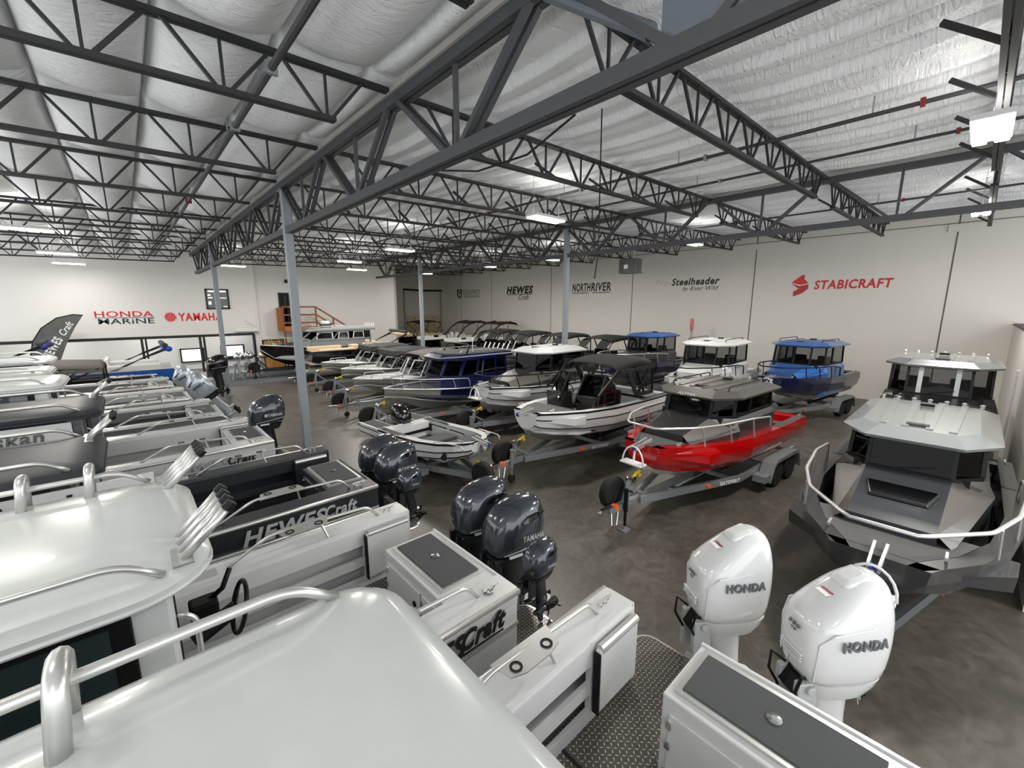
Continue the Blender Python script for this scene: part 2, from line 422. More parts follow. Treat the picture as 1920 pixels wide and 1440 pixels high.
struct(MB().bb((XL-1.2, YN-.2, 8.45), (XW+.3, YB+.3, 8.6)).build('ceiling_deck', wallw))

# ------------------------------------------------------------------ steel: joists, girders, columns
ORD = ['nearest', 'second', 'third', 'fourth', 'fifth', 'sixth', 'seventh', 'eighth', 'ninth', 'tenth', 'eleventh', 'twelfth', 'thirteenth']
def joist(xa, xb, label, group, pitch=1.2, brace=False):
    """open-web joist along X, built with y = 0 at its own line"""
    t = thing('roof_joist', label, 'joist', (0, 0, 0), 0, group)
    def P(x, top): return V((x, 0, zb(x)+(.60 if top else 0)))
    for s in (-1, 1): MB().bar(P(xa, 1)+V((0, s*.035, 0)), P(xb, 1)+V((0, s*.035, 0)), .055, .055).build('top_chord', dsteel, t)
    xs, xe = xa+.95, xb-.95
    for s in (-1, 1): MB().bar(P(xs, 0)+V((0, s*.035, 0)), P(xe, 0)+V((0, s*.035, 0)), .055, .06).build('bottom_chord', dsteel, t)
    n = max(2, round((xe-xs-.2)/pitch)); st = (xe-xs-.2)/n
    for i in range(n+1):
        xbn = xs+.1+i*st
        MB().bar(P(xbn-st*.45, 1), P(xbn-.05, 0), .04, .04).build('web_member', dsteel, t)
        MB().bar(P(xbn+st*.45, 1), P(xbn+.05, 0), .04, .04).build('web_member', dsteel, t)
        MB().bar(P(xbn, 1), P(xbn, 0), .032, .032).build('web_member', dsteel, t)
    if brace:
        for x in [xs+.8+1.9*i for i in range(5)]:
            MB().bar((x, 0, zb(x)+.02), (x-.05, .55, zb(x)+.42), .07, .05).build('flange_brace', dsteel, t)
    return t
bays = ((XL, XG, 'left', range(1, 11)), (XG, XG2, 'middle', range(0, 12)), (XG2, XW, 'right', range(0, 12)))
for xa, xb_, nm, rng in bays:
    first = None
    for q, kk in enumerate(rng):
        lab = 'dark open-web roof joist across the %s bay, %s from the camera end' % (nm, ORD[q])
        y = J0+JP*kk
        if nm == 'left' and y > YW: continue
        if first is None:
            first = joist(xa, xb_, lab, 'roof joists of the %s bay' % nm, brace=(nm != 'left')); first.location = (0, y, 0)
        else: clone(first, lab, (0, y, 0))
def girder(x, y0, y1, zt, zbm, label, w=.2, webw=.07):
    t = thing('truss_girder', label, 'girder', (x, 0, 0))
    def T(y): return V((0, y, zt))
    def B(y): return V((0, y, zbm))
    for s in (-1, 1): MB().bar(T(y0)+V((s*w*.28, 0, 0)), T(y1)+V((s*w*.28, 0, 0)), w*.42, .16).build('top_chord', gsteel, t)
    MB().bar(T(y0)+V((0, 0, .11)), T(y1)+V((0, 0, .11)), w*1.35, .09).build('lagging_strip', lag, t)
    for s in (-1, 1): MB().bar(B(y0+1.2)+V((s*w*.3, 0, 0)), B(y1-1.4)+V((s*w*.3, 0, 0)), w*.36, .15).build('bottom_chord', gsteel, t)
    y = J0+JP*math.ceil((y0-J0)/JP)
    while y < y1-.5:
        for s in (-1, 1):
            for sd in (-1, 1):
                if y0+1 < y+sd*JP/2 < y1-1.0:
                    MB().bar(T(y)+V((s*.06, sd*.1, 0)), B(y+sd*(JP/2-.12))+V((s*.06, 0, 0)), webw, webw, (1, 0, 0)).build('web_member', gsteel, t)
        if y0+1.2 < y+JP/2 < y1-1.4: MB().bar(T(y+JP/2), B(y+JP/2), .055, .055, (1, 0, 0)).build('web_post', gsteel, t)
        y += JP
    return t
g1 = girder(XG, -6.6, 32.6, 7.47, 6.36, 'long grey truss girder on columns nearest the camera')
MB().bb((-.06, 1.05, 6.45), (.06, 1.98, 7.0)).build('gusset_plate', plate_m, g1)
MB().tube([(0, 2.1, 6.6), (0, 3.3, 7.45)], .07, 10).build('pipe_brace', plate_m, g1)
MB().bar((.115, -3, 6.45), (.115, 29.5, 6.45), .012, .02).build('edge_highlight', mat('violet_strip', (.50, .45, .66), .3, .4), g1)  # violet highlight on the chord edge, put in as a coloured strip
girder(XG2, -6.6, 32.9, 7.80, 6.60, 'grey truss girder over the right-hand rows of boats', .18, .06)
def column(x, y, z1, label):
    t = thing('steel_column', label, 'column', (x, y, 0), 0, 'square steel columns')
    MB().bb((-.1, -.1, 0), (.1, .1, z1)).build('shaft', steel, t, bevel=.012)
    MB().bb((-.18, -.18, 0), (.18, .18, .02)).build('base_plate', steel, t)
    for sx in (-.14, .14):
        for sy in (-.14, .14): MB().cyl((sx, sy, .02), (sx, sy, .05), .015, 6).build('anchor_bolt', galv, t)
    MB().bb((-.15, -.15, z1-.02), (.15, .15, z1)).build('cap_plate', steel, t)
column(XG, 12.53, 7.35, 'tall pale grey square column in front of the dark grey open boat')
column(XG, 25.03, 7.35, 'pale grey square column beside the black outboard by the showroom opening')
column(XG2, 12.53, 7.7, 'pale grey square column behind the white-roofed boat')
column(XG2, 25.03, 7.7, 'pale grey square column furthest back by the sectional door')

# sprinkler mains, drop cable, clamps
def pipe(x, z, y0, y1, r, label, cl):
    t = thing('sprinkler_pipe', label, 'pipe', (x, 0, 0))
    MB().cyl((0, y0, z), (0, y1, z), r, 8).build('main', mat('pipe_grey', (.25, .25, .26), .5, .2), t)
    for i, y in enumerate(cl):
        MB().bb((-r*1.5, y-.03, z-r*1.5), (r*1.5, y+.03, z+r*1.6)).build('clamp', mat('pipe_red', (.50, .12, .10), .5) if i % 3 == 0 else galv, t)
        MB().cyl((0, y+.6, z), (0, y+.6, z+.28), .012, 6).build('hanger', galv, t)
pipe(9.45, 7.48, -6.5, 37, .035, 'black sprinkler pipe crossing the middle bay under the insulation', (1.0, 4.3, 7.6, 11.5, 16))
pipe(11.9, 7.62, -6.5, 37, .03, 'thin sprinkler pipe crossing beside the second girder', (.7, 5, 10, 15))
pipe(18.0, 7.6, -6.5, 37, .03, 'sprinkler pipe along the right bay nearer the girder', (2, 6, 12))
pipe(22.0, 7.66, -6.5, 37, .03, 'sprinkler pipe along the right bay nearer the wall', (2, 6, 12))
pipe(1.72, 7.30, -6.5, 33, .045, 'grey sprinkler main running down the left bay', (3.9, 6.3, 8.6, 15.2))
o = MB().tube([(6.4, 4.75, 7.75), (6.42, 4.75, 6.3), (6.45, 4.76, 5.6), (6.46, 4.78, 5.25), (6.42, 4.8, 4.9)], .012, 6).build('drop_cable', blk); tag(o, 'thin black cable hanging straight down from the middle bay joists', 'cable')
o = MB().tube([(XG+.12, 5.4, 6.3), (XG+.14, 4.6, 6.12), (XG+.15, 3.7, 6.1), (XG+.14, 3.0, 6.3)], .012, 6).build('sagging_cable', blk); tag(o, 'black cable sagging below the near girder', 'cable')

# ------------------------------------------------------------------ lamps
def lamp(x, y, z, label, pw=1.):
    t = thing('high_bay_light', label, 'light', (x, y, z), 0, 'linear high-bay lights')
    MB().bb((-.6, -.2, .02), (.6, .2, .09)).build('housing', gelw, t)
    for s in (-.11, .11): MB().bb((-.58, s-.075, -.02), (.58, s+.075, .02)).build('diffuser', lampm, t, bevel=.015)
    for s in (-.5, .5): MB().cyl((s, 0, .09), (s, 0, zc(x)+.06-z), .006, 6).build('hanger_wire', galv, t)
    L = bpy.data.lights.new('light', 'AREA'); L.shape = 'RECTANGLE'; L.size = 1.15; L.size_y = .38; L.energy = LAMP_POWER*pw; L.color = (1., .955, .89)
    lo = bpy.data.objects.new('light', L); COL.objects.link(lo); lo.parent = t; lo.location = (0, 0, -.03)
    U = bpy.data.lights.new('ceiling_fill', 'AREA'); U.shape = 'RECTANGLE'; U.size = 1.1; U.size_y = .3; U.energy = LAMP_POWER*.05; U.color = (1., .97, .92)  # extra upward fill added to each fitting to brighten the ceiling
    uo = bpy.data.objects.new('ceiling_fill', U); COL.objects.link(uo); uo.parent = t; uo.location = (0, 0, .11); uo.rotation_euler = (PI, 0, 0); return t
for x, y, z, lab in ((9.05, .21, 6.75, 'bright twin-strip light beside the near right-hand joist'), (8.85, 8.3, 6.74, 'high-bay light over the middle bay, in front of the drop cable foot'),
    (8.9, 16.7, 6.72, 'high-bay light over the middle bay beyond the tall column'), (9.1, 22.6, 6.72, 'high-bay light over the landing side of the middle bay'), (11.3, 27.0, 6.71, 'small distant high-bay light before the far wall, right of the landing'),
    (18.3, .33, 7.02, 'high-bay light at far right against the right wall top'), (18.3, 8.6, 7.02, 'high-bay light over the blue-roofed boats'), (18.3, 16.8, 7.02, 'high-bay light right of the third column top'),
    (18.3, 22.4, 7.02, 'high-bay light over the row of black canvas tops'), (18.3, 30.4, 7.02, 'high-bay light beside the sectional door'), (5.0, 29.2, 6.7, 'high-bay light behind the second column'),
    (-1.72, 31.3, 6.55, 'furthest high-bay light in the left bay'), (-1.75, 26.6, 6.62, 'middle high-bay light of the left bay'), (-1.85, 19.4, 6.66, 'largest high-bay light at the left edge of the view'),
    (-2.1, 11.5, 6.66, 'high-bay light out at the left over the grey roofs'), (-2.0, 4.2, 6.66, 'high-bay light over the white cabin roofs'), (-2.0, -2.8, 6.66, 'high-bay light behind the camera on the left'),
    (9.05, -5.0, 6.8, 'high-bay light behind the camera on the right')):
    lamp(x, y, z, lab, .28 if y > 29 else .15 if (x < 0 and y < 12) else .7 if x < 0 else 1.)
for x in (-3.5, 1, 5.5):  # lamps added to brighten the showroom's back wall; the fittings are invented
    t = thing('showroom_fill', 'round fill light added to brighten the showroom beyond the opening', 'light', (x, 35.6, 3.86), 0, 'added showroom fill lights'); MB().lathe([(.25, 0), (.25, .04), (.1, .06)], (0, 0, -.02), 'z', 20).build('fitting', lampm, t)
    L = bpy.data.lights.new('light', 'AREA'); L.size = .5; L.energy = 70; lo = bpy.data.objects.new('light', L); COL.objects.link(lo); lo.parent = t; lo.location = (0, 0, -.04)

# ------------------------------------------------------------------ outboard motors
def sring(xc, af, ab, hw, z, e=2.6, n=28, slope=0., yo=0.):
    out = []
    for k in range(n):
        t = 2*PI*k/n; c, s = math.cos(t), math.sin(t)
        x = math.copysign(abs(c)**(2/e), c)*(af if c > 0 else ab); y = math.copysign(abs(s)**(2/e), s)*hw
        out.append(V((xc+x, y+yo, z+slope*x)))
    return out
def prop(parent, x, z, r=.19, m=blk):
    b = MB(); b.lathe([(.0, x+.02), (.05, x), (.06, x-.1), (.045, x-.18)], (0, 0, z), 'x', 12); h = b.build('propeller', m, parent, auto=.6)
    for k in range(3):
        a = 2*PI*k/3+.4; vs = []
        for (rr, w, tw) in ((.05, .05, .7), (.12, .085, .5), (r*.85, .075, .35), (r, .02, .3)):
            for s in (-1, 1):
                dx = s*w*math.sin(tw+.5); dt = s*w*math.cos(tw+.5)
                vs.append((x-.08+dx, rr*math.cos(a)-dt*math.sin(a), z+rr*math.sin(a)+dt*math.cos(a)))
        MB().add(vs, [(0, 2, 3, 1), (2, 4, 5, 3), (4, 6, 7, 5)]).build('blade', m, h)
def lower_unit(t, m, zc=0., sc=1., skm=None):
    """midsection, anti-ventilation plate, gearcase, skeg, bracket; cowl bottom at z=0"""
    skm = skm or m
    b = MB(); b.loft([sring(.02, .20*sc, .22*sc, .15*sc, 0, 3, 16), sring(.0, .15*sc, .2*sc, .10*sc, -.18*sc, 3, 16), sring(-.03, .11*sc, .2*sc, .065*sc, -.45*sc, 2.5, 16), sring(-.06, .12*sc, .2*sc, .05*sc, -.72*sc, 2.5, 16)])
    b.build('midsection', m, t, auto=.7)
    MB().loft([[V((p.x, p.y, -.735*sc)) for p in sring(-.12*sc, .22*sc, .28*sc, .12*sc, 0, 2.4, 16)], sring(-.12*sc, .22*sc, .28*sc, .12*sc, -.72*sc, 2.4, 16)]).build('cavitation_plate', m, t)
    MB().lathe([(.005, .22*sc), (.05*sc, .16*sc), (.075*sc, .04*sc), (.075*sc, -.12*sc), (.055*sc, -.22*sc)], (-.06, 0, -.95*sc), 'x', 14).build('gearcase', m, t, auto=.8)
    MB().loft([sring(-.05, .12*sc, .18*sc, .03*sc, -.72*sc, 2.2, 12), sring(-.05, .12*sc, .16*sc, .035*sc, -.95*sc, 2.2, 12)]).build('strut', m, t, auto=.8)
    MB().prism([(-.0, -.012, -1.0*sc), (-.2*sc, -.012, -1.0*sc), (-.17*sc, -.012, -1.22*sc), (-.09*sc, -.012, -1.22*sc)], (0, .024, 0)).build('skeg', skm, t)
    prop(t, -.26*sc, -.95*sc, .18*sc)
    b = MB(); b.bb((.16*sc, -.13*sc, -.42*sc), (.34*sc, -.07*sc, .0)); b.bb((.16*sc, .07*sc, -.42*sc), (.34*sc, .13*sc, .0)); b.cyl((.24*sc, -.16*sc, -.05*sc), (.24*sc, .16*sc, -.05*sc), .04*sc, 10)
    b.bb((.1*sc, -.05*sc, -.36*sc), (.2*sc, .05*sc, -.05*sc)); b.build('clamp_bracket', m if m is not hwht else lgrey, t, bevel=.01)
def yamaha(name, label, loc, tilt=0., word='YAMAHA', sc=1., small=False, group=None, emblem=False, rz=PI):
    t = thing(name, label, 'outboard motor', loc, rz, group)
    rings = [sring(-.03, .30, .32, .215, 0, 3.2), sring(-.03, .335, .37, .245, .05, 3.2), sring(-.04, .37, .41, .275, .16, 3.0, slope=-.02), sring(-.05, .375, .42, .287, .30, 2.8, slope=-.05),
             sring(-.06, .355, .41, .275, .42, 2.6, slope=-.09), sring(-.08, .31, .37, .245, .53, 2.5, slope=-.12), sring(-.10, .235, .30, .19, .61, 2.4, slope=-.14), sring(-.12, .13, .18, .11, .655, 2.3, slope=-.12), sring(-.13, .03, .04, .03, .668, 2, slope=-.1)]
    for r in rings[3:8]:                                    # pressed ridges fanning over the front of the hood
        for k, p in enumerate(r):
            if p.x > .0: p.y *= 1+.06*math.cos(k*PI)
    b = MB(); b.loft(rings); b.v = [tuple(c*sc for c in v) for v in b.v]; b.build('cowling', yam, t, smooth=True, sub=1)
    c2 = MB(); c2.loft([sring(-.03, .25, .28, .18, -.12, 3), sring(-.03, .30, .33, .22, -.03, 3), sring(-.03, .315, .34, .228, .015, 3)]); c2.v = [tuple(c*sc for c in v) for v in c2.v]; c2.build('lower_cowling', yamd, t, auto=.8)
    for s in (-1, 1):
        vs = [(-.02, s*.262, .44), (-.12, s*.262, .515), (-.27, s*.245, .53), (-.40, s*.20, .50), (-.26, s*.262, .475), (-.12, s*.278, .445)]
        MB().prism([tuple(c*sc for c in v) for v in vs], (0, s*.012*sc, 0)).build('air_vent', blkg, t)
        bend = lambda u: -.10*sc*(u*.5)**2
        if not small:
            if word: txt(word, t, silm, (-.19*sc, s*.292*sc, .25*sc), (s*-1, 0, 0), (0, -s*.02, 1), .30*sc, .075*sc, .1, .02, .008, bend=bend)
            if emblem: MB().lathe([(.036*sc, -.004), (.036*sc, .006)], (.0*sc, s*.289*sc, .25*sc), 'y', 16).build('emblem', silm, t)
            MB().tube([(-.37*sc, s*.215*sc, .15*sc), (-.2*sc, s*.272*sc, .135*sc), (0, s*.283*sc, .115*sc), (.2*sc, s*.25*sc, .09*sc)], .006*sc, 6).build('trim_stripe', silm, t)
    if not small: MB().bb((-.06*sc, .222*sc, .022*sc), (.12*sc, .25*sc, .05*sc)).build('power_label', whtm, t); 
    lower_unit(t, yamd, sc=sc)
    if small:
        MB().tube([(.2*sc, .0, .02), (.34*sc, .0, .02), (.62*sc, .05, .10*sc)], [.03, .03, .022], 8).build('tiller_arm', blk, t, smooth=True)
        MB().lathe([(.03, 0), (.055, .02), (.055, .06), (.02, .075)], (.33*sc, .1, .22*sc), 'x', 12).build('starter_grip', blk, t)
        txt('YAMAHA', t, silm, (-.14*sc, .288*sc, .23*sc), (-1, 0, 0), (0, 0, 1), .24*sc, .05*sc, .1, .02)
    if tilt: t.rotation_euler = (0, tilt, rz)
    return t
def recolour(t, m):
    for c in t.children:
        if c.name.startswith('cowling'): c.data.materials[0] = m
    return t
def honda(name, label, loc, m, txm, tilt=0., sc=1., vents=True, group=None, rz=PI):
    t = thing(name, label, 'outboard motor', loc, rz, group)
    # tall cowl: flat raked front, hood rising rearwards to a hump
    R = [(0, .28, .36, .19, .20, 3.4, 0), (.05, .31, .40, .225, .22, 3.6, 0), (.30, .335, .42, .255, .24, 3.4, 0), (.52, .325, .42, .258, .235, 3.2, -.0), (.62, .27, .41, .245, .21, 3.0, -.10), (.74, .16, .385, .21, .17, 2.8, -.22), (.84, .03, .335, .16, .12, 2.6, -.26), (.895, -.06, .26, .10, .07, 2.4, -.22), (.91, -.12, .18, .04, .03, 2, -.1)]
    rings = []
    for (z, xf, xb, hw, _, e, sl) in R:
        c = (xf-xb)/2; a = (xf+xb)/2; rings.append([V((p.x, p.y, p.z)) for p in sring(c, a, a, hw, z, e, 28, sl)])
    b = MB(); b.loft(rings); b.v = [tuple(c*sc for c in v) for v in b.v]; b.build('cowling', m, t, smooth=True, sub=1)
    # raised hood panel and hump
    h = MB(); h.loft([[V((x, y, z)) for x, y, z in ((.02, -.1, .81), (.02, .1, .81), (-.20, .12, .87), (-.20, -.12, .87))], [V((x, y, z)) for x, y, z in ((-.02, -.07, .875), (-.02, .07, .875), (-.19, .08, .935), (-.19, -.08, .935))]]); h.v = [tuple(c*sc for c in v) for v in h.v]
    h.build('hood_bulge', m, t, bevel=.025, auto=.9)
    if vents:
        for i in range(3): MB().bar((.34*sc, -.11*sc, (.26-.028*i)*sc), (.34*sc, .11*sc, (.26-.028*i)*sc), .02*sc, .012*sc).build('vent_slat', m, t)
        txt('350', t, greym, (.339*sc, 0, .475*sc), (0, 1, 0), (0, 0, 1), .12*sc, .034*sc, .15, .02); txt('V8', t, greym, (.341*sc, 0, .43*sc), (0, 1, 0), (0, 0, 1), .05*sc, .022*sc, .15, .02)
        MB().bb((.09*sc, -.05*sc, .742*sc), (.15*sc, .05*sc, .752*sc)).build('warning_label', whtm, t); MB().bb((.075*sc, -.05*sc, .752*sc), (.10*sc, .05*sc, .757*sc)).build('warning_stripe', mat('dull_red', (.55, .2, .25), .5), t)
    else:
        for s in (-1, 1): MB().prism([tuple(c*sc for c in v) for v in ((.2, s*.235, .62), (.0, s*.225, .70), (-.02, s*.232, .665), (.16, s*.25, .58))], (0, s*.015, 0)).build('air_vent', blkg, t)
    for s in (-1, 1):
        txt('HONDA', t, txm, (-.06*sc, s*.264*sc, .45*sc), (-s, 0, 0), (.0, 0, 1), .40*sc, .088*sc, .0, .03, .014, bend=lambda u, s=s: -.075*max(0., s*u)**2)
        MB().tube([(.27*sc, s*.178*sc, .08*sc), (.275*sc, s*.197*sc, .42*sc), (.2*sc, s*.238*sc, .53*sc), (-.1*sc, s*.25*sc, .58*sc), (-.34*sc, s*.185*sc, .62*sc)], .008*sc, 6).build('panel_seam', m, t)
    c2 = MB(); c2.loft([sring(-.02, .22, .32, .15, -.16, 3), sring(-.03, .27, .37, .19, -.05, 3), sring(-.03, .285, .385, .205, .02, 3)]); c2.v = [tuple(c*sc for c in v) for v in c2.v]; c2.build('lower_cowling', m if vents else yamd, t, auto=.8)
    lower_unit(t, m, sc=sc)
    for i, (y0, x0) in enumerate(((-.08, .3), (.1, .26))):
        MB().tube([(x0*sc, y0*sc, .03), (x0*sc+.1, y0*sc*1.6, .10), (x0*sc+.12, y0*sc*1.4, -.05), (x0*sc+.04, y0*sc, -.2)], .013, 6).build('rigging_hose', blk, t)
    MB().loft([sring(.26*sc, .1, .1, .12*sc, -.12, 3, 12), sring(.2*sc, .1, .1, .10*sc, .0, 3, 12)]).build('swivel_head', blk, t)
    if tilt: t.rotation_euler = (0, tilt, rz)
    return t

# ------------------------------------------------------------------ trailers
def wheel(t, x, y, r=.33, w=.22, spokes=True):
    s = 1 if y > 0 else -1
    o = MB().lathe([(r*.62, -w/2), (r*.9, -w/2), (r, -w*.32), (r, w*.32), (r*.9, w/2), (r*.62, w/2)], (x, y, r), 'y', 24).build('tyre', rub, t, auto=.6)
    b = MB(); b.lathe([(r*.64, -w*.45), (r*.64, w*.45), (r*.56, w*.45), (r*.56, -w*.2), (.02, -w*.2), (.02, -w*.3), (r*.5, -w*.3)], (x, y, r), 'y', 20)
    for k in range(7):
        a = 2*PI*k/7; b.bar((x+.03*math.cos(a), y+s*w*.32, r+.03*math.sin(a)), (x+r*.58*math.cos(a), y+s*w*.42, r+r*.58*math.sin(a)), .04, .03, (0, 1, 0))
    b.lathe([(.05, -.03), (.05, .03)], (x, y+s*w*.36, r), 'y', 10); b.build('rim', chrome if spokes else blk, o)
    return o
def trailer(label, x, y, th, L, axle=1.5, tandem=True, word=None, zf=.52, hw=.8, tongue=1.25, metal=galv, fenders=galv, spare=True, bow=.95, fold=False, jack='wheel', foot=False, group='boat trailers'):
    t = thing('boat_trailer', label, 'trailer', (x, y, 0), th, group)
    xk, xn = L*.56, L+.15
    for s in (-1, 1):
        MB().bar((-.15, s*hw, zf), (xk, s*hw, zf), .07, .15).build('side_rail', metal, t)
        MB().bar((xk-.02, s*hw, zf), (xn, s*.09, zf), .07, .15).build('side_rail', metal, t)
        MB().bb((xk+.35*(xn-xk)-.06, s*(hw-.35*(hw-.09)+.02)-.02, zf-.03), (xk+.35*(xn-xk)+.06, s*(hw-.35*(hw-.09)+.06)+.02, zf+.03)).build('side_marker', orange, t)
        if word:
            d = V((xn-xk, s*(.09-hw), 0)).normalized(); c = V((xk+.12*(xn-xk), s*hw-s*.12*(hw-.09), zf))+V((-d.y, d.x, 0))*(s*.04 if s > 0 else -.04*-1*s)
            txt(word, t, whtm, c+V((0, s*.02, 0)), -d*s, (0, 0, 1), .62, .09, .2, .02, .01)
        MB().bar((.0, s*.42, zf+.12), (L*.55, s*.42, zf+.10), .1, .06).build('bunk', canvas, t)
        for xx in (.25, L*.3, L*.52): MB().bar((xx, s*.42, zf-.02), (xx, s*.42, zf+.16), .05, .05).build('bunk_post', metal, t)
        for i in range(2 if tandem else 1):
            xx = axle-(.0 if not tandem else (.40 if i else -.40)); wheel(t, xx, s*(hw+.2))
        f = MB(); pts = [V((axle+(.95 if tandem else .5), 0, .32)), V((axle+(.78 if tandem else .38), 0, .68)), V((axle+(.6 if tandem else .2), 0, .76)), V((axle-(.6 if tandem else .2), 0, .76)), V((axle-(.78 if tandem else .38), 0, .68)), V((axle-(.95 if tandem else .5), 0, .32))]
        f.loft([[p+V((0, s*(hw+.06), 0)) for p in pts]+[p*1.0+V((0, s*(hw+.06), -.02)) for p in reversed(pts)], [p+V((0, s*(hw+.36), 0)) for p in pts]+[p+V((0, s*(hw+.36), -.09)) for p in reversed(pts)]]); f.build('fender', fenders, t)
        MB().bb((axle+.95, s*(hw+.05)-.0, .30), (axle+1.25, s*(hw+.34), .46)).build('step', fenders, t)
    for xx in (-.05, L*.3, xk): MB().bar((xx, -hw, zf-.05), (xx, hw, zf-.05), .06, .1).build('cross_member', metal, t)
    MB().bar((axle, -hw-.1, .34), (axle, hw+.1, .34), .06, .06).build('axle', metal, t)
    MB().bar((xk+.5, 0, zf), (L+tongue-.2, 0, zf), .11, .11).build('tongue_beam', metal, t)
    c = MB(); c.bar((L+tongue-.3, 0, zf+.03), (L+tongue+.05, 0, zf+.03), .1, .1); c.lathe([(.03, 0), (.055, .02), (.055, .07), (.02, .1)], (L+tongue+.05, 0, zf), 'z', 10); c.build('coupler', chrome, t, bevel=.01)
    MB().bb((L+tongue-.45, -.06, zf-.03), (L+tongue-.36, .06, zf+.07)).build('coupler_marker', orange, t)
    MB().tube([(L+tongue-.25, .05, zf-.05), (L+tongue-.2, .1, zf-.25), (L+tongue-.35, .1, zf-.3), (L+tongue-.45, .05, zf-.06)], .012, 6).build('safety_chain', chrome, t)
    xj = L+tongue-.62; b = MB(); b.cyl((xj, .1, .1), (xj, .1, zf+.35), .028, 8); b.cyl((xj, .1, zf-.1), (xj, .1, zf+.38), .042, 10); b.bar((xj, .1, zf+.36), (xj, .26, zf+.36), .025, .025); b.build('jack_post', blk if foot else metal, t)
    if foot: MB().bb((xj-.1, .02, 0), (xj+.1, .18, .03)).build('jack_foot', metal, t); MB().cyl((xj, .1, .02), (xj, .1, .14), .022, 8).build('jack_leg', metal, t)
    else: MB().lathe([(.02, -.04), (.1, -.035), (.11, 0), (.1, .035), (.02, .04)], (xj, .1, .11), 'y', 14).build('jack_wheel', rub, t)
    xw = L+.28
    b = MB(); b.bar((xw+.28, 0, zf), (xw+.1, 0, bow+.02), .09, .09); b.bar((xw-.45, 0, zf), (xw+.1, 0, bow-.1), .06, .06); b.build('winch_post', metal, t)
    MB().lathe([(.02, -.1), (.07, -.09), (.07, -.07), (.035, -.06), (.035, .06), (.07, .07), (.07, .09), (.02, .1)], (xw+.07, 0, bow+.06), 'y', 12).build('winch', chrome, t)
    MB().tube([(xw+.04, 0, bow+.08), (xw-.1, 0, bow+.13), (xw-.2, 0, bow+.17)], .03, 8).build('winch_strap', yellow, t)
    MB().lathe([(.02, -.07), (.045, -.06), (.03, 0), (.045, .06), (.02, .07)], (xw-.14, 0, bow+.1), 'y', 10).build('bow_roller', yellow, t)
    if spare:
        o = MB().lathe([(.2, -.1), (.3, -.1), (.335, -.06), (.335, .06), (.3, .1), (.2, .1)], (L+.6, -.26, zf+.18), 'y', 24).build('spare_tyre', rub, t, auto=.6)
        b = MB(); b.lathe([(.21, -.08), (.21, .08), (.19, .08), (.19, .0), (.02, .0), (.02, -.06)], (L+.6, -.26, zf+.18), 'y', 18)
        for k in range(7):
            a = 2*PI*k/7; b.bar((L+.6, -.2, zf+.18), (L+.6+.2*math.cos(a), -.18, zf+.18+.2*math.sin(a)), .03, .03, (0, 1, 0))
        b.build('spare_rim', chrome, o)
    return t

# ------------------------------------------------------------------ hull helpers
def strip(mb, st, i, j, off=0.):
    for s in (-1, 1):
        rings = [[V((x, s*(pr[q][0]+off), pr[q][1])) for q in range(i, j+1)] for x, pr in st]
        mb.loft(rings, ring_closed=False, caps=False)
    return mb
def endcap(mb, st, k, i, j):
    x, pr = st[k]
    mb.quad(*([V((x, pr[q][0], pr[q][1])) for q in range(i, j+1)]+[V((x, -pr[q][0], pr[q][1])) for q in range(j, i-1, -1)])); return mb
def edge(st, q, s, dz=0., dy=0.): return [V((x, s*(pr[q][0]+dy), pr[q][1]+dz)) for x, pr in st]
def panel(pts, t):
    """thin slab from a planar 3-D polygon, thickness t along its normal"""
    p = [V(q) for q in pts]; n = (p[1]-p[0]).cross(p[2]-p[0]).normalized(); b = MB(); b.prism(p, n*t); return b
def inset(pts, k):
    c = sum((V(p) for p in pts), V((0, 0, 0)))/len(pts); return [V(p)+(c-V(p))*k for p in pts]
def cleat(t, x, y, z, m=alub):
    b = MB(); b.bar((x-.09, y, z+.05), (x+.09, y, z+.05), .025, .025); b.bar((x-.035, y, z), (x-.035, y, z+.05), .025, .02); b.bar((x+.035, y, z), (x+.035, y, z+.05), .025, .02); b.build('cleat', m, t)
def rods(t, x, y, z, n, dy, m=alub, lean=.75, ln=.42, r=.026):
    MB().box((x, y+dy*(n-1)/2, z), (.1, abs(dy)*n+.04, .012)).build('rod_rack_plate', m, t)
    for i in range(n):
        a = V((x, y+dy*i, z)); b = a+V((-ln*lean, 0, ln))
        o = MB().tube([a, b], r, 10).build('rod_holder', m, t, smooth=True); MB().tube([b-(b-a)*.12, b+(b-a)*.02], r*1.25, 10).build('rubber_cap', blk, o)

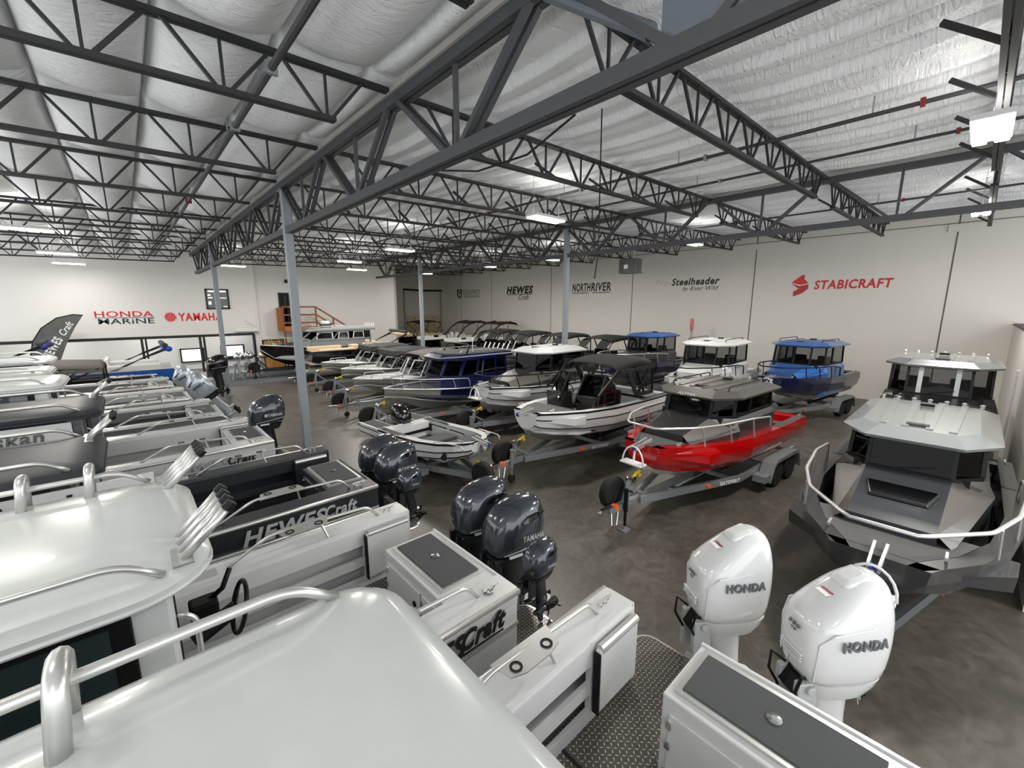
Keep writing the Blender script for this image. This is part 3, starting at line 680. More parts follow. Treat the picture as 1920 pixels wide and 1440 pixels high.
# ------------------------------------------------------------------ open-cockpit aluminium cabin boats (the left-hand row, sterns towards the aisle)
def alaskan(label, sx, cy, L=8.2, gz=1.8, hw=1.2, hull=gelw, band=gelw, deck=gelw, liner=gelw, roofm=gel, cabm=gel, roof=None, side_txt=None, txm=darkm, door=True, rail=alub, rodsn=(0, 0), hoops=(), boxpad=padm, pad2=False, helm=False, line=None, roofround=.2, decal=None, winz=None, cabtaper=.08, seam=None):
    t = thing('cabin_boat', label, 'boat', (sx, cy, 0), PI)
    st = []
    for f, b, up, kz in ((0, 1, 0, .62), (.25, 1, 0, .62), (.5, 1, .02, .62), (.68, .93, .08, .65), (.82, .72, .18, .78), (.92, .44, .30, 1.0), (1., .06, .42, 1.5)):
        g = hw*b; cz = .92+up*.9
        st.append((f*L, [(.0, kz), (g*.86, cz), (g*.96, gz+up-.36), (g, gz+up-.02), (g, gz+up), (max(.02, g-.30), gz+up), (max(.015, g-.31), gz+up-.06), (max(.012, g-.12), gz+up-.07), (max(.01, g-.12), max(1.02, cz+.04))]))
    endcap(strip(MB(), st, 0, 2), st, 0, 0, 1).build('hull', hull, t)
    strip(MB(), st, 2, 4).build('topside_band', band, t)
    tp = MB(); yq = -hw+.30+.62 if door else -hw+.05
    for a_, b_ in ((-hw*.97, -hw+.31), (yq, hw*.97)): tp.bb((-.012, a_, .92), (.012, b_, gz-.005))
    tp.build('transom', deck, t)
    strip(MB(), st, 4, 7).build('gunwale', deck, t)
    strip(MB(), [s for s in st], 7, 8).build('liner', liner, t)
    for s in (-1, 1):
        MB().tube(edge(st, 4, s, -.02), .028, 8).build('gunwale_rail', rail, t, smooth=True)
        MB().tube([p for p in edge(st, 2, s, 0, .02)], .03, 8).build('spray_rail', rail, t, smooth=True)
    fl = MB(); fl.quad((.0, -hw+.2, 1.02), (.0, hw-.2, 1.02), (L*.62, hw-.2, 1.02), (L*.62, -hw+.2, 1.02)); fl.build('cockpit_floor', dplate, t)
    for xx in (.95, 1.75): MB().bar((xx, -hw+.3, 1.022), (xx, hw-.3, 1.022), .02, .01).build('hatch_seam', dark_in, t)
    x1 = roof[0]-.05
    fd = MB(); fd.loft([[V((x, y, pr[5][1]-.01)) for y in (-pr[5][0], 0, pr[5][0])] for x, pr in st if x > L*.55], ring_closed=False, caps=False); fd.build('foredeck', deck, t)
    # inner side rails over the recessed shelves
    for s in (-1, 1):
        yi = hw-.30
        for z0, z1 in ((1.02, 1.14), (1.29, 1.40), (1.56, gz-.05)): MB().bb((.62, s*(yi-.02), z0), (x1+.6, s*(yi+.02), z1)).build('side_shelf', liner, t)
        MB().bb((.0, s*(yi-.02), 1.02), (.62, s*(yi+.03), gz-.04)).build('side_locker', liner, t)
        lp = MB(); lp.bb((.1, s*(yi-.04), 1.1), (.56, s*(yi-.02), gz-.16)); lp.build('locker_door', liner, t, bevel=.01)
        MB().bb((.5, s*(yi-.05), 1.38), (.55, s*(yi-.04), 1.45)).build('latch', chrome, t)
    # stern fish box with padded lid
    yl = -hw+.30+.62 if door else -hw+.05; yr = hw-.02
    MB().bb((.0, yl, 1.0), (.62, yr, gz-.02)).build('stern_box', deck, t, bevel=.012)
    MB().bb((.06, yl+.05, gz-.02), (.56, yr-.42, gz+.004)).build('lid_frame', rail, t)
    pd = MB(); pd.bb((.10, yl+.09, gz), (.52, yr-.46, gz+.016)).build('lid_pad', boxpad, t, bevel=.006)
    MB().lathe([(.045, 0), (.045, .012), (.02, .018)], (.31, (yl+yr)/2-.2, gz+.014), 'z', 14).build('lid_latch', chrome, t)
    for i, (a, b) in enumerate(((yl+.06, yl+.75), (yl+.79, yr-.40))):
        MB().bb((.62, a, 1.1), (.635, b, gz-.14)).build('box_door', liner, t, bevel=.004)
        for zz in (1.2, 1.42, gz-.22): MB().bb((.632, a-.01, zz-.03), (.648, a+.025, zz+.03)).build('hinge', chrome, t)
        MB().lathe([(.03, 0), (.03, .01)], (.636, b-.1, 1.5), 'x', 12).build('door_pull', blk, t)
    MB().lathe([(.05, 0), (.05, .015), (.03, .02)], (.25, hw-.14, gz+.002), 'z', 14).build('fuel_cap', chrome, t)
    if door:
        MB().bb((.0, -hw+.27, 1.02), (.58, -hw+.31, 1.1)).build('door_sill', deck, t)
        dd = MB().bb((.06, -hw+.34, 1.16), (.60, -hw+.40, gz-.08)).build('transom_door', deck, t, bevel=.012)
        MB().cyl((.06, -hw+.37, gz-.08), (.58, -hw+.37, gz-.08), .04, 10).build('door_roll', rail, dd)
        MB().bb((.60, -hw+.34, 1.14), (.615, -hw+.40, gz-.1)).build('door_seal', blk, dd)
        MB().lathe([(.03, 0), (.03, .02)], (.6, -hw+.37, 1.45), 'x', 10).build('door_lock', blk, dd)
    # swim platform and motor bracket
    for s in (-1, 1):
        sp = MB(); o = rrect(-.72, .0, s*(hw*.72)-.32, s*(hw*.72)+.32, .16, .86, 4); sp.prism(o, (0, 0, .05)); sp.build('swim_platform', dplate, t)
        MB().tube(rrect(-.73, .01, s*(hw*.72)-.33, s*(hw*.72)+.33, .16, .89, 4), .02, 6, closed=True).build('platform_edge', rail, t)
    MB().bb((-.5, -.62, .70), (0, .62, 1.0)).build('motor_bracket', alu, t, bevel=.02)
    MB().bb((-.52, -.66, .98), (-.44, .66, 1.18)).build('motor_plate', alu, t)
    # gunwale grab rails with rod holder plates, cleats
    for s in (-1, 1):
        y = s*(hw-.17)
        pts = rounded([(.35, y, gz), (.48, y, gz+.16), (1.55, y+s*.0, gz+.20), (1.95, y, gz)], .08)
        MB().tube(pts, .018, 8).build('grab_rail', rail, t, smooth=True)
        MB().cyl((1.0, y-s*.1, gz), (1.05, y, gz+.18), .014, 6).build('rail_stay', rail, t)
        pl = MB(); o = [V((x, y-s*dy, gz+.19)) for x, dy in ((.95, -.05), (1.0, .13), (1.12, .16), (1.35, .16), (1.46, .12), (1.5, -.05))]; pl.prism(o, (0, 0, .012)); po = pl.build('rod_holder_plate', rail, t)
        for xx in (1.08, 1.38): MB().lathe([(.046, 0), (.046, .016), (.03, .016), (.03, 0)], (xx, y-s*.08, gz+.192), 'z', 14).build('rod_hole', dark_in, po)
        cleat(t, .22, y+s*.02, gz, rail)
        MB().bb((2.05, y-.07, gz+.002), (2.45, y+.07, gz+.01)).build('step_pad', rail, t)
    # cabin
    if roof:
        xa, xf, rz, rw = roof; zbase = gz-.1; xb0 = xa+.22
        if cabm:
            w0, w1 = min(hw-.24, rw+cabtaper), rw-.10
            b = MB(); b.loft([[V((xb0, -w0, zbase)), V((xb0, w0, zbase)), V((xf, w0, zbase+.05)), V((xf, -w0, zbase+.05))], [V((xb0, -w1, rz-.03)), V((xb0, w1, rz-.03)), V((xf-.5, w1*.95, rz-.02)), V((xf-.5, -w1*.95, rz-.02))]]); b.build('cabin_shell', cabm, t, bevel=.03)
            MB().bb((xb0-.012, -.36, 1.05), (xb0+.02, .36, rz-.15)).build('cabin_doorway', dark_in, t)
            MB().bb((xb0-.03, .36, 1.05), (xb0+.0, w0-.02, gz+.1)).build('bulkhead_panel', cabm, t)
            za, zt = winz or (gz+.10, rz-.11)
            def ys(z): return w0+(w1-w0)*(z-zbase)/(rz-zbase)
            for s in (-1, 1):
                for (wa, wb) in ((xb0+.18, xb0+1.75), (xb0+1.95, min(xf-.75, xb0+3.1))):
                    fr = [V((wa, s*(ys(za)+.008), za)), V((wb, s*(ys(za)+.008), za)), V((wb-.08, s*(ys(zt)+.008), zt)), V((wa, s*(ys(zt)+.008), zt))]
                    fo = MB(); fo.prism(rounded(fr+[fr[0], fr[1]], .09)[4:-4] if False else fr, (0, s*.018, 0)); wo = fo.build('window_frame', blk, t, bevel=.008)
                    MB().prism(inset(fr, .12), (0, s*.026, 0)).build('pane', gl_cab, wo); 
                    c = (fr[0]+fr[2])/2; MB().bar((c.x-.5, c.y+s*.022, za+.12), (c.x+.5, c.y+s*.022, za+.12), .02, .03).build('sash', blk, wo)
                hd = rounded([(xb0-.01, s*(w0-.04), gz+.02), (xb0-.09, s*(w0-.04), gz+.08), (xb0-.09, s*(w1-.02), rz-.32), (xb0-.01, s*(w1-.02), rz-.26)], .06); MB().tube(hd, .016, 8).build('door_handrail', rail, t, smooth=True)
            ws = MB(); ws.quad((xf-.02, -w0*.9, zbase+.3), (xf-.02, w0*.9, zbase+.3), (xf-.46, w1*.85, rz-.1), (xf-.46, -w1*.85, rz-.1)); ws.build('windshield', gl_blk, t)
        R = roofround
        def ring(k, z): return [V((p.x, p.y, z+.05*(1-(p.y/rw)**2)*(1 if k > .05 else .15)-.0)) for p in rrect(xa+k, xf-k, -rw+k, rw-k, max(.05, R-k*.6), z, 7)]
        b = MB(); b.loft([ring(.05, rz-.085), ring(.0, rz-.08), ring(-.005, rz-.035), ring(.03, rz-.005), ring(.10, rz+.015), ring(.3, rz+.025), ring(.55, rz+.03)]); ro = b.build('cabin_roof', roofm, t, auto=.9)
        MB().tube([V((p.x, p.y, rz-.08)) for p in rrect(xa, xf, -rw, rw, R, 0, 7)], .016, 6, closed=True).build('drip_rail', roofm, ro)
        for s in (-1, 1):
            y = s*(rw-.10)
            MB().tube(rounded([(xa+.24, y, rz+.02), (xa+.42, y, rz+.15), (xf-.9, y, rz+.15), (xf-.7, y, rz+.02)], .16, 6), .022, 8).build('roof_rail', rail, t, smooth=True)
            MB().prism([(xa+1.6, y, rz+.03), (xa+1.75, y, rz+.03), (xa+1.68, y, rz+.14), (xa+1.6, y, rz+.14)], (0, .01, 0)).build('rail_bracket', rail, t)
            if hoops:
                for xx in ([xa+h for h in hoops] if s < 0 else []):
                    for dx in (0,): MB().tube(rounded([(xx, y-s*.19, rz+.02), (xx-.02, y-s*.15, rz+.26), (xx-.02, y+s*.0, rz+.26), (xx, y+s*.04, rz-.02)], .06, 5), .030, 10).build('rack_hoop', rail, t, smooth=True)
            if rodsn[0 if s > 0 else 1]:
                n = rodsn[0 if s > 0 else 1]; rods(t, xa+.15, s*(rw-.17), rz+.04, n, -s*.105, lean=1.0, ln=.27)
        MB().lathe([(.03, 0), (.03, .03), (.014, .035), (.014, .10), (.02, .1)], (xa+1.35, -rw+.5, rz+.05), 'z', 10).build('anchor_light', chrome, t)
    if helm:
        hx, hy, hz = roof[0]-.02, .36, gz+.42
        b = MB(); b.tube([V((hx-.12-.05*math.sin(a), hy+.17*math.cos(a), hz+.17*math.sin(a))) for a in [2*PI*k/20 for k in range(20)]], .016, 8, closed=True)
        for k in range(3):
            a = 2*PI*k/3+.5; b.bar((hx-.09, hy, hz), (hx-.12-.05*math.sin(a), hy+.16*math.cos(a), hz+.16*math.sin(a)), .02, .012)
        wo = b.build('helm_wheel', blk, t, smooth=True); MB().cyl((hx-.1, hy, hz), (hx+.16, hy, hz-.12), .06, 10).build('helm_column', blk, t)
        MB().tube([(hx+.05, hy-.30, hz-.05), (hx-.06, hy-.30, hz+.02), (hx-.12, hy-.30, hz+.16)], .02, 8).build('throttle_lever', blk, t, smooth=True); MB().bb((hx-.02, hy-.38, hz-.14), (hx+.16, hy-.22, hz-.02)).build('throttle_box', blk, t, bevel=.02)
    if side_txt:
        for (s_, x_, z_, w_, h_, sh, mm) in side_txt: txt(s_, t, mm, (x_, hw+.012-.0, z_), (-1, 0, 0), (0, -.08, 1), w_, h_, sh, .03, .01)
    if line: MB().bb((line[0], hw+.004, line[1]), (line[2], hw+.014, line[1]+.012)).build('lettering_line', txm, t)
    if decal:
        s_, x_, z_, w_, h_, mm, bgm = decal; y_ = roof[3]+.0
        MB().bb((x_-w_/2-.3, y_-.02, z_-h_/2-.06), (x_+w_/2+.3, y_-.0, z_+h_/2+.06)).build('decal_strip', bgm, t)
        txt(s_, t, mm, (x_, y_+.002, z_), (-1, 0, 0), (0, 0, 1), w_, h_, .15, .03, .01)
    return t
trail_n = [0]
def sled(sx, cy, L, lab):
    return trailer(lab, sx-.2, cy, PI, L-.6, axle=2.4, zf=.42, hw=.72, tongue=.9, bow=.9, spare=False)
# --- the row on the left, nearest first
alaskan('large white cabin boat nearest the camera, its roof filling the bottom of the view', 3.05, .78, L=8.6, hw=1.26, roof=(2.26, 7.0, 3.1, 1.09), roofround=.24, cabtaper=.0, side_txt=None, hoops=(1.08,))
honda('outboard_motor', 'tall white outboard on the left of the nearest white boat\'s stern pair', (4.10, 1.36, 1.36), hwht, greym, rz=2.5)
honda('outboard_motor', 'tall white outboard on the right, nearest the camera, of the white stern pair', (4.05, .48, 1.36), hwht, greym, rz=2.5)
alaskan('white cabin boat second from the camera, black steering wheel behind its cabin', 2.42, 3.76, L=8.4, roof=(2.19, 6.8, 2.9, .97), rodsn=(4, 4), helm=True, roofround=.42, hoops=(.60, .95),
        side_txt=[('HEWES', 1.08, 1.60, .95, .19, .3, darkm), ('Craft', .42, 1.62, .5, .17, .45, darkm)], line=(.2, 1.49, 1.5))
yamaha('outboard_motor', 'large blue-grey outboard nearer the camera on the second white boat', (3.22, 3.60, 1.40), emblem=False, rz=2.95)
yamaha('outboard_motor', 'large blue-grey outboard further from the camera on the second white boat', (3.24, 4.30, 1.40), rz=2.95)
yamaha('outboard_motor', 'small blue-grey kicker outboard beside the second white boat\'s pair', (2.98, 2.86, 1.56), sc=.52, small=True)
alaskan('dark grey open-stern cabin boat with white and silver side lettering, third from the camera', 2.48, 6.88, L=8.4, hull=dgrey, band=dgrey, deck=dgrey, liner=dgrey, roofround=.2, roofm=droof, cabm=dgrey, roof=(2.85, 6.9, 2.72, .88), rodsn=(0, 4),
        side_txt=[('HEWES', 1.25, 1.60, 1.0, .20, .3, silm), ('Craft', .55, 1.62, .45, .17, .3, silm)], decal=('270 Alaskan', 3.5, 2.42, 1.5, .2, navym, gelw), hoops=())
yamaha('outboard_motor', 'blue-grey outboard nearer the camera on the dark grey boat', (3.18, 6.62, 1.40), sc=.95, emblem=True)
yamaha('outboard_motor', 'blue-grey outboard further from the camera on the dark grey boat', (3.16, 7.24, 1.40), sc=.95, emblem=True)
yamaha('outboard_motor', 'small blue-grey kicker outboard beside the dark grey boat\'s pair', (3.1, 5.95, 1.44), sc=.52, small=True)
alaskan('white open-stern cabin boat with black side lettering, behind the dark grey boat', 1.85, 10.05, L=8.2, gz=1.86, roofround=.2, roofm=droof, cabm=dgrey, roof=(2.3, 6.9, 2.78, .88), rodsn=(0, 4),
        side_txt=[('HEWES', 1.2, 1.62, .95, .19, .3, silm), ('Craft', .55, 1.64, .45, .17, .3, darkm)], decal=('Alaskan', 3.4, 2.5, .9, .2, greym, gelw), hoops=())
yamaha('outboard_motor', 'single blue-grey outboard standing tall on the white boat behind the dark one', (2.12, 10.95, 1.70), sc=1.0, emblem=True)
alaskan('mid grey cabin boat fifth in the left row, low stern box', 1.5, 13.2, L=8., gz=1.84, hull=mgrey, band=mgrey, deck=lgrey, liner=mgrey, roofm=gel, cabm=gel, roof=(2.6, 6.8, 2.86, .9), hoops=())
alaskan('light grey cabin boat sixth in the left row with black window frames', 1.15, 16.2, L=8., gz=1.8, hull=lgrey, band=lgrey, deck=gel, liner=lgrey, roofm=gel, cabm=lgrey, roof=(2.7, 6.8, 2.8, .9), hoops=())
alaskan('white and red-striped cabin boat in the left row below the silver outboards', .95, 19.1, L=8., gz=1.8, hull=mgrey, band=mat('dull_red_band', (.56, .16, .19), .35, coat=.4), deck=lgrey, liner=mgrey, roofm=lgrey, cabm=mgrey, roof=(2.7, 6.8, 2.85, .9), hoops=())
honda('outboard_motor', 'silver outboard in front of the pair tilted up beside the second column', (1.75, 17.3, 1.42), hsil, darkm, tilt=.6, sc=1.0, vents=False)
honda('outboard_motor', 'silver outboard behind its twin near the blue pontoon stern', (1.55, 20.3, 1.36), hsil, darkm, tilt=.5, sc=.95, vents=False)
for i, (sx, cy, lab) in enumerate(((3.05, .78, 'galvanised trailer under the nearest white cabin boat'), (2.42, 3.76, 'galvanised trailer under the second white cabin boat'), (2.48, 6.88, 'galvanised trailer under the dark grey open boat'), (1.85, 10.05, 'galvanised trailer under the white boat behind the dark one'),
        (1.5, 13.2, 'galvanised trailer under the mid grey cabin boat'), (1.15, 16.2, 'galvanised trailer under the light grey cabin boat'), (.95, 19.1, 'galvanised trailer under the red-striped boat'))):
    if i == 0: sled0 = sled(sx, cy, 8.2, lab)
    else: clone(sled0, lab, (sx-.2, cy, 0))

# ------------------------------------------------------------------ chunky plate-aluminium boats of the right-hand rows
def plate_boat(label, x, y, th, L=6., zg=1.5, B=1.12, hull=red, low=alu, stripe=None, deck=deckm, cab=chgrey, hood=None, roofm=None, zr=2.6, rail=alub, rails=True, cabx=None, cw=.8, pods=True, hoop=True, glassm=gl_dark, roofrail=None, cabin=True, split=False, words=None, tip=.42, sidem=None, lugs=False, hatch=False, zs=None, arch=False, seatm=blk, reg=None, roofh=.16):
    t = thing('cabin_boat' if cabin else 'soft_top_boat', label, 'boat', (x, y, 0), math.radians(th))
    k = zg-1.5; st = []; zfl = min(.99, zg-.42)
    for f, kl, ch, lo, up, g in ((0, .56, (.86, .80), (1.06, 1.02), (1.13, 1.26), (1.11, 1.50)), (.30, .56, (.86, .80), (1.07, 1.02), (1.14, 1.27), (1.12, 1.51)), (.56, .56, (.83, .84), (1.05, 1.06), (1.12, 1.31), (1.11, 1.55)),
                                  (.76, .66, (.62, .92), (.86, 1.13), (.95, 1.37), (.97, 1.60)), (.89, .84, (.40, 1.02), (.62, 1.21), (.70, 1.43), (.74, 1.64)), (.975, 1.06, (.2, 1.14), (.38, 1.29), (.45, 1.47), (tip+.06, 1.66)), (1., 1.2, (.14, 1.24), (.30, 1.36), (.38, 1.5), (tip, 1.66))):
        sB = B/1.12; gi = max(.03, g[0]*sB-.20)
        st.append((f*L, [(0, kl), (ch[0]*sB, ch[1]+k*.5), (lo[0]*sB, lo[1]+k*.8), (up[0]*sB, up[1]+k), (g[0]*sB, g[1]+k), (gi, g[1]+k), (max(.025, gi-.02), g[1]+k-.30), (max(.02, gi-.03), max(zfl-.01, ch[1]+k*.5+.04 if f > .8 else 0))]))
    endcap(endcap(strip(MB(), st, 0, 1), st, 0, 0, 1), st, -1, 0, 1).build('hull_bottom', low, t)
    endcap(endcap(strip(MB(), st, 1, 4), st, 0, 1, 4), st, -1, 1, 4).build('hull_sides', hull, t)
    if stripe:
        for s in (-1, 1):
            for q in (2, 3): MB().tube(edge(st, q, s, 0, .004), .016, 6).build('stripe', stripe, t)
            rb = MB(); rb.loft([[p+V((0, 0, .0)), p+V((0, s*.015, -.01)), p+V((0, s*.015, -.05)), p+V((0, 0, -.05))] for p in edge(st, 4, s)]); rb.build('rub_strip', stripe, t)
    strip(MB(), st, 4, 5).build('gunwale', hull, t)
    strip(MB(), st, 5, 7).build('liner', hull if not sidem else sidem, t)
    def at_(f, q):
        for (xa, pa), (xb_, pb) in zip(st, st[1:]):
            if f*L <= xb_+1e-6: u = (f*L-xa)/(xb_-xa); return pa[q][0]+(pb[q][0]-pa[q][0])*u, pa[q][1]+(pb[q][1]-pa[q][1])*u
    fd = MB(); f0 = .80; y0_, z0_ = at_(f0, 5)
    fd.loft([[V((f*L, yy*at_(f, 5)[0], at_(f, 5)[1]+.004)) for yy in (-1, 0, 1)] for f in (f0, .89, .975)], ring_closed=False, caps=False)
    fd.quad(*[V((L, yy*tip, st[-1][1][4][1])) for yy in (-1, 1)]+[V((L*.975, yy*st[-2][1][4][0], st[-2][1][4][1])) for yy in (1, -1)])
    fd.quad((f0*L, -y0_, z0_), (f0*L, y0_, z0_), (f0*L, y0_*.96, zfl), (f0*L, -y0_*.96, zfl)); fd.build('foredeck', deck, t)
    for s in (-1, 1):
        b = MB(); b.loft([[V((p.x, p.y, p.z+.006)), V((pi.x, pi.y, pi.z+.006))] for p, pi in list(zip(edge(st, 4, s, 0, -.03), edge(st, 5, s)))[0:2]], ring_closed=False, caps=False); b.build('quarter_pad', deck, t)
        cleat(t, L*.93, s*(tip+.15), zg+.17); cleat(t, .2, s*(B-.12), zg+.01)
    MB().quad((.05, -B+.2, zfl), (.05, B-.2, zfl), (L*.8, B-.35, zfl), (L*.8, -B+.35, zfl)).build('cockpit_floor', deck, t)
    MB().bb((.0, -B+.2, zfl-.02), (.30, B-.2, zg-.02)).build('transom_bulkhead', hull, t)
    MB().bb((.30, -B+.25, zg-.28), (.32, B-.25, zg-.20)).build('bait_rail', alub if not stripe else blk, t)
    if pods:
        for s in (-1, 1):
            b = MB(); b.loft([[V((L*.955, s*(.48), 1.42+k)), V((L*.955, s*.50, 1.52+k)), V((L*.955, s*.42, 1.52+k))], [V((L*.85, s*.98*B/1.12, 1.30+k)), V((L*.85, s*.99*B/1.12, 1.50+k)), V((L*.85, s*.70, 1.50+k))], [V((L*.78, s*.99*B/1.12, 1.28+k)), V((L*.78, s*1.02*B/1.12, 1.50+k)), V((L*.78, s*.86, 1.50+k))]]); b.build('bow_fender', hull if not stripe else gelw, t)
    # anchor roller with white hoop step
    MB().bar((L-.25, -.06, zg+.19), (L+.28, -.05, zg+.12), .03, .09).build('anchor_channel', alub, t); MB().bar((L-.25, .06, zg+.19), (L+.28, .05, zg+.12), .03, .09).build('anchor_channel', alub, t)
    MB().lathe([(.03, -.04), (.06, -.035), (.03, 0), (.06, .035), (.03, .04)], (L+.24, 0, zg+.12), 'y', 12).build('anchor_roller', mat('roller_blue', (.12, .2, .5), .5), t)
    if hoop:
        MB().tube([V((L+.30, -.24, zg-.18))]+[V((L+.28, -.24*math.cos(a), zg-.18+.34*math.sin(a))) for a in [PI*i/10 for i in range(1, 10)]]+[V((L+.30, .24, zg-.18))], .016, 8).build('bow_hoop', whtm, t, smooth=True)
        MB().bb((L+.16, -.24, zg-.20), (L+.38, .24, zg-.17)).build('bow_step', whtm, t); MB().bar((L+.22, 0, zg+.14), (L+.26, 0, zg-.17), .03, .03).build('step_strut', whtm, t)
    if rails:
        for s in (-1, 1):
            e = [V((L*f, s*g, z+k)) for f, g, z in ((.40, 1.08*B/1.12, 1.53), (.405, 1.08*B/1.12, 1.88), (.56, 1.08*B/1.12, 1.98), (.76, .96*B/1.12, 2.02), (.89, .76*B/1.12, 2.04), (.99, .40, 2.05), (1.005, .30, 2.05))]
            if s < 0: pts = rounded(e, .1)
            else: pts2 = rounded(e, .1)
        MB().tube(pts+list(reversed(pts2)), .024, 8).build('bow_rail', rail, t, smooth=True)
        for s in (-1, 1):
            for f, g, z0, z1, df in ((.55, 1.09, 1.55, 1.97, .015), (.70, 1.0, 1.58, 2.0, .02), (.84, .84, 1.62, 2.03, .02)): MB().cyl((L*f, s*g*B/1.12, z0+k), (L*(f+df), s*(g-.02)*B/1.12, z1+k), .017, 8).build('rail_stanchion', rail, t)
    if cabin:
        hood = hood or cab; roofm = roofm or cab
        xr, xs, xf = cabx or (L*.30, L*.52, L*.58); xb = L*.87; zs_ = zs or (zg+.52); zt = zr-.10; wf = cw*.62
        out = lambda d, dx=0.: [V((xr, -cw-d, 0)), V((xs-dx, -cw-d, 0)), V((xf-dx+d, -wf-d*.5, 0)), V((xf-dx+d, wf+d*.5, 0)), V((xs-dx, cw+d, 0)), V((xr, cw+d, 0))]
        lv = lambda o, z: [V((p.x, p.y, z)) for p in o]
        b = MB(); b.loft([lv(out(.10), 1.0), lv(out(.10), zs_-.14), lv(out(.0), zs_)], caps=False); b.build('cabin_sides', cab, t)
        top = out(-.02, .10); base = out(-.005)
        g_ = MB(); r0, r1 = lv(base, zs_), lv(top, zt)
        for i in range(5): g_.quad(r0[i], r0[i+1], r1[i+1], r1[i])
        g_.build('cabin_windows', glassm, t)
        b = MB()
        for i in range(6): b.bar(r0[i], r1[i], .055, .055)
        for i in (0, 4):
            for f in (.38,): b.bar(r0[i].lerp(r0[i+1], f), r1[i].lerp(r1[i+1], f), .06, .05)
        for r_ in (r0, r1):
            for i in range(5): b.bar(r_[i], r_[i+1], .05, .06)
        if split: b.bar(r0[2].lerp(r0[3], .5), r1[2].lerp(r1[3], .5), .06, .05)
        b.build('window_frames', blk, t)
        b = MB(); b.bar((xf+.02, -.18, zs_+.02), (xf-.02, .30, zs_+.14), .02, .02); b.build('wiper', blk, t)
        for s in (-1, 1):                                      # seats and dash seen through the glass
            q = MB(); q.bb((xr+.45, s*.42-.22, zs_-.5), (xr+.9, s*.42+.22, zs_-.38)); q.bb((xr+.42, s*.42-.22, zs_-.4), (xr+.54, s*.42+.22, zs_+.22)); q.build('helm_seat', seatm, t, bevel=.04)
        MB().prism([(xf-.12, -cw+.12, zs_-.35), (xf-.12, -cw+.12, zs_+.02), (xf-.5, -cw+.12, zs_-.02), (xf-.6, -cw+.12, zs_-.35)], (0, 2*cw-.24, 0)).build('dashboard', dark_in, t)
        # faceted hood ahead of the windscreen
        zd = zg+.02
        for s in (-1, 1):
            A, Bp, C, D, E = V((xs, s*(cw+.06), zs_-.02)), V((xf, s*wf, zs_+.0)), V((xb, s*.44, zd+.26)), V((xb, s*.50, zd-.22)), V((xs, s*(cw+.12), zd-.3))
            M = V((xb-.02, s*.60, zd+.10)); N = V((xs, s*(cw+.16), zd+.22))
            b = MB(); b.quad(A, Bp, C, M, N); b.build('hood_side', hood, t); b = MB(); b.quad(N, M, D, E); b.build('hood_lower', cab, t)
        b = MB(); b.quad(V((xf, -wf, zs_)), V((xf, wf, zs_)), V((xb, .44, zd+.26)), V((xb, -.44, zd+.26))); b.quad(V((xb, -.44, zd+.26)), V((xb, .44, zd+.26)), V((xb, .50, zd-.22)), V((xb, -.50, zd-.22))); b.build('hood_top', cab, t)
        if hatch:
            xm = (xf+xb)/2; zm = (zs_+zd+.26)/2; sl = (zs_-zd-.26)/(xb-xf)
            def hp(dx, yy, up): return V((xm+dx, yy, zm-sl*dx+up))
            MB().loft([[hp(-.26, -.42, .01), hp(-.26, .42, .01), hp(.24, .32, .01), hp(.24, -.32, .01)], [hp(-.24, -.39, .045), hp(-.24, .39, .045), hp(.22, .29, .045), hp(.22, -.29, .045)]]).build('hatch', blkg, t, bevel=.01)
        ro = None
        o0, o1, o2 = out(.13, .06), out(.15, .04), out(-.10, .16)
        for p in (o0[0], o0[5], o1[0], o1[5]): p.x -= .18
        ri = lambda o, z, cr=0.: [V((p.x, p.y, z)) for p in o]
        b = MB(); b.loft([ri(o0, zt), ri(o1, zt+.05), ri(o2, zt+roofh)]); ro = b.build('cabin_roof', roofm, t)
        for yy in (-.62, -.22, .22, .62): MB().bar((xr, yy*cw, zt+roofh+.012), (xf-.35, yy*cw*.82, zt+roofh+.012), .09, .03).build('roof_rib', roofm, ro)
        if lugs:
            for yy in (-.9, -.6, -.3, 0, .3, .6, .9): MB().lathe([(.03, 0), (.03, .05), (.045, .06), (.02, .08)], (xr-.10, yy*cw, zt+roofh-.02), 'z', 8).build('rod_tube_end', rail, ro)
        MB().bb((xr+.5, -.1, zt+roofh+.02), (xr+.62, .1, zt+roofh+.07)).build('roof_hatch_knob', blk, ro); MB().bb((xf-.62, -.14, zt+roofh+.0), (xf-.48, .14, zt+roofh+.04)).build('light_bracket', blkg, ro)
        if roofrail:
            for s in (-1, 1): MB().tube(rounded([(xr+.15, s*(cw-.16), zt+roofh), (xr+.18, s*(cw-.16), zt+roofh+.09), (xs-.05, s*(cw-.16), zt+roofh+.09), (xs, s*(cw-.16), zt+roofh)], .05), .015, 6).build('roof_grab_rail', roofrail, ro, smooth=True)
        if words:
            txt(words, t, silm, (xf+.115, 0, zt+.075), (0, 1, 0), (-.4, 0, 1), .42, .07, .2, .02)
    if reg: txt(reg, t, greym, (L*.5, B+.02, 1.18+k), (-1, 0, 0), (0, .15, 1), .8, .1, .2, .02)
    return t, st
